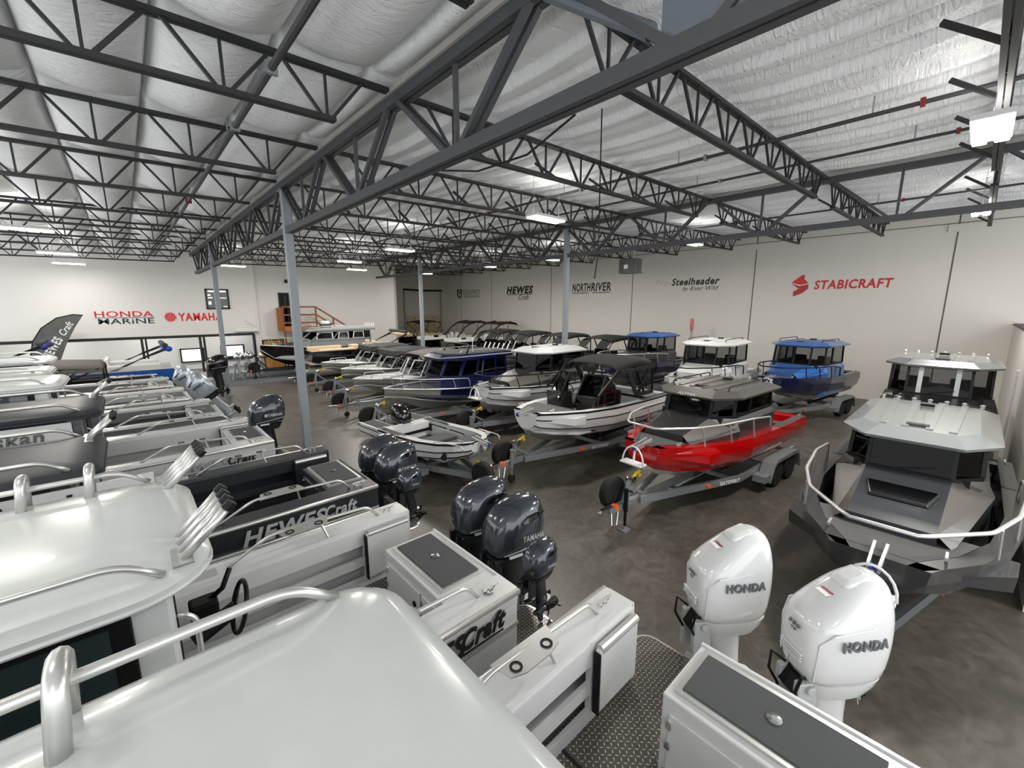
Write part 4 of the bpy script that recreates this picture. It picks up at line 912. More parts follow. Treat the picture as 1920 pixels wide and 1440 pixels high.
def canvas_top(t, x0, x1, x2, w, z0, zt, m, clear=gl_clear, frame=blk, side=True):
    """folded-flat canvas roof on a bow frame, screen from (x2,z0) raking back to (x1,zt)"""
    n = 6; rings = []
    for i, (xx, zz) in enumerate(((x0-.05, zt-.16), (x0+.05, zt-.02), ((x0+x1)/2-.3, zt+.06), ((x0+x1)/2+.3, zt+.05), (x1-.1, zt-.02), (x1+.12, zt-.10))):
        rings.append([V((xx, w*math.copysign(abs(math.sin(a))**.6, a), zz-.05*math.sin(a)**2-.20*(1-max(0., math.cos(a))**.45))) for a in [(-1+2*k/12)*PI/2 for k in range(13)]])
    b = MB(); b.loft(rings, ring_closed=False, caps=False); o = b.build('canvas_roof', m, t, smooth=True); sd = o.modifiers.new('thick', 'SOLIDIFY'); sd.thickness = .02
    for s in (-1, 1):
        for (p, q) in (((x0, s*w, zt-.2), (x0-.02, s*w, z0)), ((x1+.1, s*w, zt-.25), (x2-.1, s*w, z0+.25)), ((x0+.1, s*w, zt-.2), ((x0+x1)/2, s*w, z0)), (((x0+x1)/2+.1, s*w, zt-.2), ((x0+x1)/2-.5, s*w, z0))): MB().bar(p, q, .05, .05).build('canopy_frame', frame, t)
        if side:
            b = MB(); b.quad((x0, s*w, z0), ((x0+x1)/2, s*w, z0), ((x0+x1)/2, s*w*.98, zt-.2), (x0, s*w*.98, zt-.2)); b.build('side_curtain', clear, t)
            b = MB(); b.quad(((x0+x1)/2+.04, s*w, z0+.1), (x2-.15, s*w, z0+.28), (x1+.08, s*w*.98, zt-.26), ((x0+x1)/2+.04, s*w*.98, zt-.2)); b.build('side_curtain', clear, t)
            b = MB(); 
            for (p, q) in (((x0, s*(w+.01), z0+.02), ((x0+x1)/2, s*(w+.01), z0+.02)), ((x0, s*(w+.01), zt-.28), (x1, s*(w+.01), zt-.28))): b.bar(p, q, .10, .10)
            b.build('curtain_border', m, t)
def screens(t, x2, w, z0, h, rake, m, gap=.28, glassm=gl_dark):
    """walk-through windscreen: two framed panes with return sides"""
    for s in (-1, 1):
        P = [V((x2, s*gap, z0)), V((x2-.25, s*w, z0)), V((x2-.25-rake, s*(w-.08), z0+h)), V((x2-rake, s*gap, z0+h))]
        b = MB()
        for i in range(4): b.bar(P[i], P[(i+1) % 4], .045, .045)
        Q = [P[1], V((x2-1.1, s*w, z0)), V((x2-1.0-rake*.3, s*(w-.04), z0+h*.55)), P[2]]
        for i in range(4): b.bar(Q[i], Q[(i+1) % 4], .04, .04)
        o = b.build('windscreen_frame', m, t); MB().quad(*P).build('windscreen_pane', glassm, o); MB().quad(*Q).build('side_pane', glassm, o)
def console(t, x2, w, z0, m, seatm=blk):
    for s in (-1, 1):
        MB().prism([(x2, s*.28, 1.0), (x2+.05, s*.28, z0), (x2-.45, s*.28, z0-.02), (x2-.6, s*.28, 1.0)], (0, s*(w-.30), 0)).build('console', m, t)
        q = MB(); q.bb((x2-1.5, s*.5-.24, 1.25), (x2-1.0, s*.5+.24, 1.4)); q.bb((x2-1.55, s*.5-.24, 1.35), (x2-1.42, s*.5+.24, 1.95)); q.build('seat', seatm, t, bevel=.05)
    MB().tube([V((x2-.62, -.52+.17*math.cos(a), z0-.05+.17*math.sin(a))) for a in [2*PI*k/16 for k in range(16)]], .015, 6, closed=True).build('helm_wheel', blk, t)

# R1 red
plate_boat('red faceted boat with a grey cabin and bright bow rail, on its trailer', 13.3, 3.85, 176, L=5.85, zg=1.5, hull=red, low=offw, cab=chgrey, hood=bronze, roofm=bronze, zr=2.52, cw=.82, cabx=(1.75, 3.7, 4.15), words='ALPHA', roofrail=blk, lugs=True, rail=alub, seatm=red, reg='1850')
trailer('galvanised tandem trailer under the red boat, jack foot down', 13.3, 3.85, math.radians(176), 5.8, axle=1.35, word='GATEWAY', hw=.86, foot=True, bow=.92, zf=.5)
# R2 pale hull, black canvas top
t, st = plate_boat('pale-hulled boat with a black canvas top and clear side curtains, on its trailer', 13.1, 7.65, 181, L=5.75, zg=1.58, hull=gelw, low=alu, stripe=blk, cabin=False, rails=False, hoop=False)
console(t, 3.95, .85, 1.95, chgrey); screens(t, 4.1, .88, 1.72, .78, .5, blk); canvas_top(t, 1.0, 2.9, 4.0, .95, 1.75, 2.85, canvas)
for a, b_ in ((-.88, -.3), (-.26, .26), (.3, .88)): MB().quad((3.6, a*.98, 2.48), (3.6, b_*.98, 2.48), (3.0, b_, 2.78), (3.0, a, 2.78)).build('front_curtain', gl_clear, t)
for s in (-1, 1): MB().bar((1.95, s*.96, 1.78), (2.5, s*.94, 2.66), .16, .03, (0, 1, 0)).build('curtain_strap', canvas, t); MB().bar((1.9, s*.96, 1.78), (1.1, s*.94, 2.62), .14, .03, (0, 1, 0)).build('curtain_strap', canvas, t)
MB().bb((4.4, -.5, 1.55), (5.3, .5, 1.66)).build('anchor_locker', bronze, t)
trailer('galvanised trailer under the black-canvas boat, coupler towards the aisle', 13.1, 7.65, math.radians(181), 5.7, axle=1.4, word='GATEWAY', hw=.86, bow=.92, zf=.5)
# R3 white hull, white roof
plate_boat('white-hulled boat with a dark cabin and a bright white roof', 14.6, 10.95, 181, L=6.1, zg=1.62, hull=gelw, low=alu, stripe=blk, cab=chgrey, hood=bronze, roofm=gelw, zr=2.85, cw=.84, cabx=(1.8, 3.6, 4.05), rail=blk)
trailer('trailer under the white-roofed boat, its tongue behind the small open boat', 14.6, 10.95, math.radians(181), 6.0, axle=1.4, word='GATEWAY', hw=.86, bow=.92, zf=.5)
# second row by the right wall
plate_boat('blue boat with a bright blue hood and a black bow rail, nearest the right wall', 22.95, 4.15, 173, L=5.7, zg=1.68, hull=dnavy, low=offw, deck=bronze, cab=rblue, hood=blue, roofm=rblue, zr=2.98, cw=.9, cabx=(1.6, 3.45, 3.9), glassm=gl_mid, rail=blk, roofrail=blk, sidem=bronze, split=True, pods=False)
trailer('tandem trailer with silver fenders under the bright blue hooded boat', 22.95, 4.15, math.radians(173), 5.6, axle=1.35, hw=.86, bow=1.0, zf=.5)
plate_boat('white boat with a white cabin roof and a black bow rail, second row', 20.7, 7.3, 182, L=5.9, zg=1.66, hull=gelw, low=alu, deck=chgrey, cab=gelw, hood=gelw, roofm=gelw, zr=2.98, cw=.88, cabx=(1.5, 3.6, 4.05), glassm=gl_mid, rail=blk, roofrail=blk, split=True)
trailer('trailer under the white second-row boat', 20.7, 7.3, math.radians(182), 5.8, axle=1.35, hw=.86, bow=1.0, zf=.5)
plate_boat('navy boat with a flat blue hardtop and a long bright bow rail', 22.2, 11.0, 177, L=6.2, zg=1.72, hull=dnavy, low=alu, deck=bronze, cab=chgrey, hood=chgrey, roofm=rblue, zr=3.02, cw=.84, cabx=(1.5, 3.2, 3.6), glassm=gl_mid, rail=alub, pods=False, sidem=navy)
trailer('trailer under the navy hardtop boat', 22.2, 11.0, math.radians(177), 6.1, axle=1.4, hw=.86, bow=1.0, zf=.5)
o = MB().lathe([(.0, 0), (.02, .02), (.10, .25), (.11, .5), (.08, .78), (.0, .82)], (24.9, 11.4, 2.9), 'z', 12).build('marker_float', mat('faded_pink', (.80, .42, .46), .6), None, smooth=True); tag(o, 'pinkish red marker float standing up behind the blue hardtop', 'float')
MB().cyl((24.9, 11.4, 0), (24.9, 11.4, 2.95), .02, 8).build('pole', galv, o)
# right foreground grey boats
plate_boat('grey metallic cabin boat in the right foreground, bow and bright rail towards the camera', 12.6, .42, 180, L=6.4, zg=1.36, B=1.28, hull=chgrey, low=chgrey, deck=deckm, cab=dgrey, hood=bronze, roofm=sgrey, zr=2.42, cw=.80, cabx=(.75, 3.35, 3.8), zs=1.84, hatch=True, lugs=True, rail=alub, tip=.40, glassm=gl_dark)
trailer('grey trailer under the right foreground boat', 12.6, .42, PI, 6.2, axle=1.5, hw=.8, bow=.8, zf=.42, metal=mat('dull_trailer', (.42, .44, .45), .5, .5), fenders=blk, spare=False)
t, st = plate_boat('grey boat with an open walk-through screen behind the right foreground boat', 18.3, .5, 181, L=5.9, zg=1.66, B=1.15, hull=chgrey, low=chgrey, cab=chgrey, hood=chgrey, roofm=sgrey, zr=3.02, cw=.92, cabx=(1.3, 3.3, 3.75), zs=2.24, glassm=gl_mid, rails=False, lugs=True, split=False, hoop=False)
for s in (-1, 1): MB().bar((3.78, s*.33, 1.75), (3.62, s*.33, 3.0), .09, .06).build('gate_post', lgrey, t)
MB().bar((3.63, -.36, 3.0), (3.63, .36, 3.0), .08, .07).build('gate_header', lgrey, t)
trailer('trailer under the grey walk-through boat', 18.3, .5, math.radians(181), 5.8, axle=1.4, hw=.86, bow=1.0, zf=.5)
# small open boat
t, st = plate_boat('small white open boat with black stripes and no cabin, in the aisle', 5.62, 10.75, -85, L=3.2, zg=1.1, B=.86, hull=gelw, low=alu, stripe=blk, cabin=False, rails=False, hoop=False, pods=False, tip=.28, sidem=lgrey)
for s in (-1, 1):
    MB().bb((.5, s*.60-.02, .62), (1.9, s*.60+.02, 1.0)).build('side_pocket', lgrey, t); MB().tube(rounded([(2.3, s*.72, 1.12), (2.35, s*.72, 1.24), (3.2, s*.6, 1.28), (3.25, s*.6, 1.16)], .06), .014, 8).build('grab_rail', alub, t, smooth=True)
    MB().bb((.7, s*.7-.05, 1.112), (1.9, s*.7+.05, 1.118)).build('gunwale_pad', blk, t)
MB().bb((1.2, -.5, .86), (1.7, .5, .96)).build('thwart_seat', deckm, t, bevel=.02)
for s in (-1, 1):
    MB().prism([(0, s*.36, .62), (0, s*.86, .82), (0, s*.86, 1.1), (0, s*.36, 1.1)], (-1.0, 0, 0)).build('stern_pod', gelw, t, bevel=.02); MB().bb((-.97, s*.61-.2, 1.10), (-.05, s*.61+.2, 1.106)).build('pod_pad', deckm, t)
    for zz in (.84, 1.0): MB().bb((-1.0, s*.862-.004, zz), (0, s*.862+.006, zz+.025)).build('pod_stripe', blk, t)
    for xx, ln in ((.3, .8), (1.25, .75), (2.15, .5)): MB().bb((xx, s*.64-.012, .80), (xx+ln, s*.64+.03, 1.02)).build('pocket_opening', dark_in, t)
trailer('small trailer under the open white boat, alloy spare wheel at its tongue', 5.6, 11.0, math.radians(-85), 3.2, axle=1.0, tandem=False, hw=.62, bow=.55, zf=.38, tongue=.8)
recolour(yamaha('outboard_motor', 'black outboard on the stern of the small white open boat', (5.66, 10.98, 1.02), sc=.85, rz=math.radians(-85), word=''), blkg)

# ------------------------------------------------------------------ smooth V-hull aluminium boats
def sport(label, x, y, th, L=7., zg=1.45, B=1.22, rise=.28, hull=alu, band=None, deck=lgrey, gun=alub, trail=None, name='open_boat', liner=deckm):
    t = thing(name, label, 'boat', (x, y, 0), math.radians(th)); st = []
    for i in range(13):
        f = i/12; q = max(0, (f-.42)/.58); b = max(.03, (1-q**2.3)**.85) if q < 1 else .03
        up = rise*max(0, (f-.25)/.75)**1.6; g = B*b; cz = .78+.62*max(0, (f-.35)/.65)**2.2; kz = .52+1.05*max(0, (f-.62)/.38)**2.4
        cz = max(cz, kz+.02) if f < 1 else zg+up-.3; gi = max(.02, g-.18)
        lean = .05*L*q*q
        P = [(0, min(kz, zg+up-.32)), (g*(.84-.34*q), min(cz, zg+up-.25)), (g*(.965-.09*q), max(zg+up-.30, cz*.5+(zg+up)*.5)), (g*.98, zg+up-.03), (g, zg+up), (gi, zg+up), (max(.015, gi-.02), max(.95, min(cz+.04, zg+up-.1)))]
        st.append((f*L, P))
    endcap(strip(MB(), st, 0, 2), st, 0, 0, 2).build('hull', hull, t, auto=.5)
    endcap(strip(MB(), st[:10], 2, 4), st, 0, 2, 4).build('topside_band', band or hull, t, auto=.5); strip(MB(), st[9:], 2, 4).build('bow_flare', hull, t, auto=.5)
    strip(MB(), st, 4, 6).build('gunwale', liner, t)
    for s in (-1, 1):
        MB().tube(edge(st, 4, s), .03, 8).build('gunwale_rail', gun, t, smooth=True); MB().tube(edge(st, 1, s, 0, .01), .022, 6).build('chine_rail', gun, t, smooth=True)
        cleat(t, .25, s*(B-.1), zg); cleat(t, L*.9, s*.25, zg+rise)
    fd = MB(); fd.loft([[V((xx, yy*pr[5][0], pr[5][1]-.02)) for yy in (-1, 0, 1)] for xx, pr in st if xx > L*.58], ring_closed=False, caps=False); fd.build('foredeck', deck, t)
    MB().quad((.05, -B+.2, .96), (.05, B-.2, .96), (L*.7, B-.35, .96), (L*.7, -B+.35, .96)).build('cockpit_floor', deckm, t)
    MB().bb((.0, -B+.15, .95), (.25, B-.15, zg-.03)).build('transom_box', liner, t)
    return t, st
def bowrail(t, st, f0, h, m, r=.02, n=3):
    L = st[-1][0]; sides = []
    for s in (-1, 1):
        e = [V((x, s*max(.03, p[4][0]-.06), p[4][1])) for x, p in st if x >= f0*L]
        top = [e[0]]+[V((p.x+(.0 if i else .05), p.y, p.z+h)) for i, p in enumerate(e)]
        sides.append(rounded(top, .12))
        for k in range(1, n+1):
            p = e[min(len(e)-1, int(k*(len(e)-1)/(n+.3)))]; MB().cyl(p, p+V((.12, 0, h)), r*.8, 6).build('rail_stanchion', m, t)
    MB().tube(sides[0]+list(reversed(sides[1])), r, 8).build('bow_rail', m, t, smooth=True)
def hardtop(t, x0, x1, xw, w, z0, z1, cabm, roofm, trim=alub, visor=.35):
    """cabin with sloping windscreen, side windows and overhanging roof"""
    w1 = w-.12; A = lambda z, ww, xf: [V((x0, -ww, z)), V((xf-.55, -ww, z)), V((xf, -ww*.55, z)), V((xf, ww*.55, z)), V((xf-.55, ww, z)), V((x0, ww, z))]
    zs = z0+.42
    b = MB(); b.loft([A(z0-.35, w, xw+.05), A(zs, w-.02, xw)], caps=False); b.build('cabin_sides', cabm, t)
    r0, r1 = A(zs, w-.03, xw-.01), A(z1-.1, w1, x1)
    g = MB()
    for i in range(5): g.quad(r0[i], r0[i+1], r1[i+1], r1[i])
    g.build('cabin_windows', gl_dark, t); b = MB()
    for i in range(6): b.bar(r0[i], r1[i], .10, .08)
    for i in (0, 4):
        for f in (.33, .45, .75): b.bar(r0[i].lerp(r0[i+1], f), r1[i].lerp(r1[i+1], f), .09, .05)
    for r_ in (r0, r1):
        for i in range(5): b.bar(r_[i], r_[i+1], .08, .09)
    b.build('window_frames', cabm, t)
    O = [V((x0-.35, -w1-.1, z1-.08)), V((x1-.2, -w1-.1, z1-.08)), V((x1+visor, -w1*.6, z1-.12)), V((x1+visor, w1*.6, z1-.12)), V((x1-.2, w1+.1, z1-.08)), V((x0-.35, w1+.1, z1-.08))]
    b = MB(); b.loft([O, [p+V((0, 0, .10)) for p in O], [V((p.x*.94+x0*.06, p.y*.9, z1+.10)) for p in O]]); ro = b.build('cabin_roof', cabm, t)
    MB().prism([V((p.x*.86+(x0+.4)*.14, p.y*.80, z1+.10)) for p in O], (0, 0, .02)).build('roof_pad', roofm, ro)
    MB().tube([p+V((0, 0, .10)) for p in O], .02, 6, closed=True).build('roof_trim', trim, ro)
    for s in (-1, 1): MB().tube(rounded([(x0+.2, s*w1*.82, z1+.1), (x0+.24, s*w1*.82, z1+.22), (x1-.5, s*w1*.82, z1+.22), (x1-.45, s*w1*.82, z1+.1)], .06), .016, 6).build('roof_rail', trim, ro, smooth=True)
    for s in (-1, 1):
        q = MB(); q.bb((x0+.5, s*.45-.22, z0-.3), (x0+.9, s*.45+.22, z0-.18)); q.bb((x0+.45, s*.45-.22, z0-.2), (x0+.56, s*.45+.22, z0+.45)); q.build('seat', blk, t, bevel=.04)
    return ro
# R4 navy hardtop
t, st = sport('bare-aluminium hulled boat with a navy cabin and navy side band, facing the aisle', 13.4, 13.55, 179, L=7.0, zg=1.36, B=1.24, rise=.22, band=dnavy, deck=dgrey, name='cabin_boat', liner=navy)
ro = hardtop(t, 2.2, 4.7, 5.0, 1.0, 1.42, 2.55, navy, deckm)
bowrail(t, st, .58, .36, alub)
MB().tube(rounded([(4.0, -.8, 2.65), (3.8, -.75, 2.98), (3.8, .75, 2.98), (4.0, .8, 2.65)], .15), .03, 8).build('light_arch', blk, ro, smooth=True)
for i in range(6): MB().cyl((2.0, -.75+.3*i, 2.62), (1.85, -.75+.3*i, 2.9), .025, 8).build('rod_holder', whtm, ro)
MB().cyl((3.5, .5, 2.65), (3.5, .5, 3.25), .012, 6).build('antenna', whtm, ro)
trailer('galvanised trailer under the navy-cabin boat, its jack standing on a block', 13.4, 13.55, math.radians(179), 6.9, axle=1.9, hw=.86, bow=.95, zf=.46, tongue=1.0)
# R5-R7 silver boats with folded grey canvas
for lab, tl, x, y, L, cv, scr in (('silver boat with a taupe canvas top over white window frames, beside the navy-cabin boat', 'trailer under the taupe-canvas silver boat', 13.2, 16.75, 6.6, tcanvas, gelw),
                              ('silver open boat with a dark grey canvas top, middle of three canvas-topped boats', 'trailer under the middle grey-canvas silver boat', 13.4, 19.9, 6.1, gcanvas, alub),
                              ('silver open boat with a dark grey canvas top, next to the black pontoon boat', 'trailer under the silver boat by the black pontoon', 13.6, 22.9, 6.2, gcanvas, alub)):
    t, st = sport(lab, x, y, 179, L=L, zg=1.36, B=1.15, rise=.14, deck=lgrey, name='soft_top_boat', liner=lgrey)
    tall = cv is tcanvas
    console(t, 4.0, .9, 1.6, lgrey); screens(t, 4.3, .98, 1.42, .66 if tall else .52, .38, scr, glassm=gl_mid); canvas_top(t, 1.5, 3.7, 4.3, 1.0, 1.45, 2.42 if tall else 2.3, cv, side=tall)
    if not tall: MB().bb((3.4, -.95, 1.98), (3.85, .95, 2.28)).build('rolled_front_curtain', cv, t, bevel=.06)
    for s in (-1, 1): MB().tube(rounded([(L*.74, s*.72, 1.46), (L*.76, s*.7, 1.60), (L*.9, s*.42, 1.64), (L*.91, s*.4, 1.5)], .05), .015, 6).build('grab_rail', alub, t, smooth=True)
    trailer(tl, x, y, math.radians(179), L-.1, axle=1.5, tandem=False, hw=.82, bow=1.0, zf=.46, tongue=1.1)
# R9 big grey cruiser
t, st = sport('large grey cabin cruiser with a black bow, parked before the timber landing', 13.9, 29.7, 180, L=7.9, zg=1.72, B=1.25, rise=.35, hull=blkg, band=blkg, deck=lgrey, name='cabin_cruiser', liner=lgrey)
ro = hardtop(t, 1.2, 5.0, 5.7, 1.05, 1.85, 2.92, mgrey, lgrey, visor=.3); bowrail(t, st, .66, .5, alub)
for (a, b_) in ((1.7, 2.5), (2.75, 3.5), (3.8, 4.9)):
    for s in (-1, 1):
        fr = [V((a, s*1.03, 2.32)), V((b_, s*1.03, 2.32)), V((b_-.12, s*.96, 2.76)), V((a, s*.96, 2.76))]
        wo = MB().prism(fr, (0, s*.02, 0)).build('window_frame', gelw, t, bevel=.01); MB().prism(inset(fr, .14), (0, s*.03, 0)).build('pane', gl_blk, wo)
MB().lathe([(.0, 0), (.26, .0), (.3, .05), (.3, .16), (.22, .22), (0, .23)], (3.9, 0, 3.25), 'z', 20).build('radar_dome', gelw, ro, auto=.6); MB().bb((3.6, -.3, 3.02), (4.2, .3, 3.25)).build('radar_mast', chgrey, ro)
for i in range(6): MB().cyl((.9, -.75+.3*i, 3.02), (.78, -.75+.3*i, 3.28), .02, 6).build('rod_holder', alub, ro)
MB().loft([[V((5.4, -.6, 1.95)), V((5.4, .6, 1.95)), V((6.9, .35, 2.02)), V((6.9, -.35, 2.02))], [V((5.4, -.5, 2.15)), V((5.4, .5, 2.15)), V((6.7, .28, 2.12)), V((6.7, -.28, 2.12))]]).build('cuddy_top', chgrey, t)
trailer('dark trailer under the large grey cruiser', 13.9, 29.7, PI, 7.7, axle=2.0, hw=.88, bow=1.3, zf=.5, metal=mat('black_frame', (.12, .12, .125), .45, .3))
# dark canvas boats along the right wall
for i, (lab, y, m_, sc) in enumerate((('black-canvas boat along the right wall, just left of the blue hardtop', 14.3, canvas, blk), ('black-canvas boat directly behind the third column', 17.6, canvas, blk),
                                     ('black-canvas boat with white windscreen frames along the right wall', 20.8, canvas, gelw), ('black-canvas boat furthest along the right wall, by the maroon bimini', 24.0, canvas, blk))):
    t, st = sport(lab, 23.2, y, 179, L=6.3, zg=1.5, B=1.18, rise=.12, hull=alu, band=bronze if i != 2 else gelw, deck=chgrey if i != 2 else gelw, gun=blk if i != 2 else gelw, name='soft_top_boat', liner=chgrey)
    console(t, 4.1, .95, 1.75, chgrey); screens(t, 4.4, 1.0, 1.5, .62, .36, sc, glassm=gl_dark if i != 2 else gl_mid); canvas_top(t, 1.2, 3.5, 4.3, 1.05, 1.5, 2.72, m_, side=False)
    for s in (-1, 1):
        b = MB(); b.quad((3.55, s*1.0, 2.5), (3.55, s*.35, 2.62), (4.1, s*.33, 2.2), (4.1, s*.95, 2.1)); b.build('front_curtain', m_, t)
        if i != 3: MB().tube(rounded([(4.7, s*.72, 1.58), (4.72, s*.7, 1.70), (5.5, s*.45, 1.72), (5.52, s*.42, 1.62)], .05), .015, 6).build('grab_rail', alub, t, smooth=True)
    trailer(('trailer under the canvas boat left of the blue hardtop', 'trailer under the canvas boat behind the third column', 'trailer under the canvas boat with white frames', 'trailer under the canvas boat by the maroon bimini')[i], 23.2, y, math.radians(179), 6.2, axle=1.5, tandem=False, hw=.84, bow=1.1, zf=.48)

# ------------------------------------------------------------------ pontoon boats
def pontoon(label, x, y, th, L=6.6, W_=1.22, zd=1.08, ph=.62, panelm=blkg, swoosh=None, seatm=beige, bim=None, bimm=canvas, word=None, wm=greym, logm=alu, floor_m=lgrey, extra=0.):
    t = thing('pontoon_boat', label, 'boat', (x, y, 0), math.radians(th))
    for s in (-1, 1):
        b = MB(); b.lathe([(.02, -.3), (.28, -.25), (.32, 0), (.32, L-.9), (.27, L-.35), (.12, L+.1), (.02, L+.22)], (0, s*.82, .72), 'x', 18); b.build('float_tube', logm, t, auto=.6)
    MB().bb((-.3-extra, -W_, zd-.06), (L-.1, W_, zd)).build('deck', floor_m, t); MB().bb((-.3-extra, -W_-.02, zd-.10), (L-.1, W_+.02, zd-.04)).build('deck_trim', alub if panelm is not blkg else blk, t)
    for i in range(5): MB().bb((.3+i*1.35, -W_+.05, .98), (.4+i*1.35, W_-.05, zd-.06)).build('cross_beam', alu, t)
    for s in (-1, 1):
        b = MB(); P = [(0, zd+.02), (L-.55, zd+.02), (L-.2, zd+.12), (L-.25, zd+ph), (0, zd+ph)]
        b.prism([(px, s*(W_-.03), pz) for px, pz in P], (0, s*.03, 0)); b.build('side_panel', panelm, t)
        MB().tube([V((px, s*(W_-.015), pz)) for px, pz in ((0, zd+ph), (L-.25, zd+ph), (L-.2, zd+.1))], .022, 6).build('fence_rail', alub if panelm is not blkg else blk, t, smooth=True)
        if swoosh:
            sp = [(-.02, zd+.03), (-.02, zd+ph-.03), (3.9, zd+ph-.03), (3.3, zd+ph*.66), (2.3, zd+ph*.36), (1.2, zd+.10)]
            MB().prism([(px+.02, s*(W_+.001), pz) for px, pz in sp], (0, s*.008, 0)).build('side_swoosh', swoosh, t); MB().prism([(px, s*(W_+.001), pz) for px, pz in ((0, zd+.03), (.45, zd+.2), (1.4, zd+.20), (3.0, zd+.05), (3.0, zd+.03))], (0, s*.012, 0)).build('side_flash', blkg, t)
        if word: txt(word, t, wm, (L*.5+1.2, s*(W_+.004), zd+ph*.5), (-s, 0, 0), (0, 0, 1), 1.2, .17, 0, .01)
        q = MB(); q.bb((.5, s*(W_-.36)-.3, zd), (2.4, s*(W_-.36)+.3, zd+.42)); q.build('couch_base', seatm, t, bevel=.05); q = MB(); q.bb((.5, s*(W_-.16)-.11, zd+.38), (2.4, s*(W_-.16)+.11, zd+.86)); q.build('couch_back', seatm, t, bevel=.07)
        q = MB(); q.bb((3.9, s*(W_-.36)-.3, zd), (L-.5, s*(W_-.36)+.3, zd+.42)); q.build('couch_base', seatm, t, bevel=.05); q = MB(); q.bb((3.8, s*(W_-.16)-.11, zd+.38), (L-.6, s*(W_-.16)+.11, zd+.82)); q.build('couch_back', seatm, t, bevel=.07)
    MB().bb((.02, -W_+.02, zd+.02), (.06, W_-.02, zd+ph)).build('stern_panel', panelm, t); MB().bb((L-.32, -W_+.05, zd+.05), (L-.28, W_-.05, zd+ph)).build('bow_panel', panelm, t)
    q = MB(); q.bb((2.9, -.95, zd), (3.4, -.3, zd+.85)); q.build('helm_console', seatm, t, bevel=.06)
    for yy in (-.6, .35): q = MB(); q.bb((2.2, yy-.25, zd+.35), (2.7, yy+.25, zd+.5)); q.bb((2.15, yy-.25, zd+.45), (2.3, yy+.25, zd+1.1)); q.build('captain_seat', seatm, t, bevel=.06)
    if bim == 'up':
        zt = zd+2.0
        for s in (-1, 1):
            MB().tube(rounded([(1.4, s*(W_-.05), zd+ph), (.7, s*(W_-.08), zt-.35), (.9, s*(W_-.15), zt)], .2), .025, 6).build('bimini_bow', blk, t); MB().tube(rounded([(1.7, s*(W_-.05), zd+ph), (3.1, s*(W_-.08), zt-.25), (3.1, s*(W_-.15), zt)], .2), .025, 6).build('bimini_bow', blk, t)
        b = MB(); b.loft([[V((xx, (W_-.06)*math.sin(a), zz-.14*(1-math.cos(a)))) for a in [(-1+k/4)*PI/2 for k in range(9)]] for xx, zz in ((.6, zt-.12), (1.2, zt+.04), (2.4, zt+.05), (3.2, zt-.10))], ring_closed=False, caps=False); o = b.build('bimini_top', bimm, t, smooth=True); o.modifiers.new('thick', 'SOLIDIFY').thickness = .03
    elif bim == 'arch':
        zt = zd+2.05
        for s in (-1, 1):
            MB().tube([(2.8, s*(W_-.05), zd+ph), (1.9, s*(W_-.08), zt-.5), (1.2, s*(W_-.1), zt-.12), (.2, s*(W_-.12), zt)], [.06, .06, .07, .09], 8).build('arch_leg', bimm, t, smooth=True); MB().tube([(.9, s*(W_-.05), zd+ph), (.5, s*(W_-.06), zt-.1)], .025, 6).build('bimini_bow', blk, t)
        b = MB(); b.loft([[V((xx, (W_-.06)*math.sin(a), zz-.1*(1-math.cos(a)))) for a in [(-1+k/4)*PI/2 for k in range(9)]] for xx, zz in ((-.5, zt-.16), (-.3, zt+.02), (.7, zt+.02), (1.4, zt-.12))], ring_closed=False, caps=False); o = b.build('bimini_top', bimm, t, smooth=True); o.modifiers.new('thick', 'SOLIDIFY').thickness = .06
    elif bim == 'folded':
        for s in (-1, 1):
            for dz in (0, .10, .2): MB().tube([(2.2-dz, s*(W_-.06), zd+ph), (1.2-dz, s*(W_-.08), zd+1.05+dz*.6), (.15, s*(W_-.1), zd+1.45+dz*.5)], .02, 6).build('bimini_bow', blk, t)
        MB().tube([V((.15+.12*math.sin(PI*i/8), (W_-.05)*(-1+i/4), zd+1.45)) for i in range(9)], .12, 10).build('folded_bimini', bimm, t, smooth=True); MB().tube([V((.3, (W_-.05)*(-1+i/4), zd+1.62)) for i in range(9)], .10, 10).build('bimini_boot', gcanvas, t, smooth=True)
    return t
pontoon('black-panelled pontoon boat with beige seats beside the silver canvas boats', 13.9, 26.35, 180, L=6.5, zd=1.18, ph=.68, seatm=beige, word=None, bim='folded', bimm=beige)
trailer('dark trailer under the black pontoon boat', 13.9, 26.35, PI, 6.0, axle=2.2, hw=.5, bow=.8, zf=.30, spare=False, metal=MATS['black_frame'], tandem=True, fenders=blk)
pontoon('distant pontoon boat with beige seats and a square black bimini before the sectional door', 23.2, 35.9, 178, L=6.2, bim='up', bimm=canvas)
pontoon('distant pontoon boat with an arched maroon bimini, left of its twin', 23.8, 31.0, 176, L=6.0, panelm=blkg, seatm=wvinyl, bim='arch', bimm=maroon)
pontoon('distant pontoon boat with an arched maroon bimini, nearer the right wall canvas boats', 24.2, 27.4, 176, L=6.0, panelm=blkg, seatm=wvinyl, bim='arch', bimm=maroon)
pontoon('white pontoon boat with a blue stern swoosh and a folded blue bimini', 1.45, 25.1, 180, L=6.8, zd=1.12, ph=.62, panelm=gelw, swoosh=mat('swoosh_blue', (.07, .30, .62), .25, coat=.6), seatm=wvinyl, bim='folded', bimm=bcanvas, word='GODFREY', extra=1.0)
pontoon('grey pontoon boat at the far left under a folded royal blue bimini', -2.6, 28.6, 180, L=6.5, zd=1.2, ph=.62, panelm=lgrey, seatm=lgrey, bim='folded', bimm=ncanvas)
for lab, x, y in (('trailer under the blue swoosh pontoon boat', 1.3, 25.1), ('trailer under the far left grey pontoon boat', -2.7, 28.6)):
    trailer(lab, x, y, PI, 6.0, axle=2.2, hw=.5, zf=.30, bow=.8, spare=False, tandem=True)
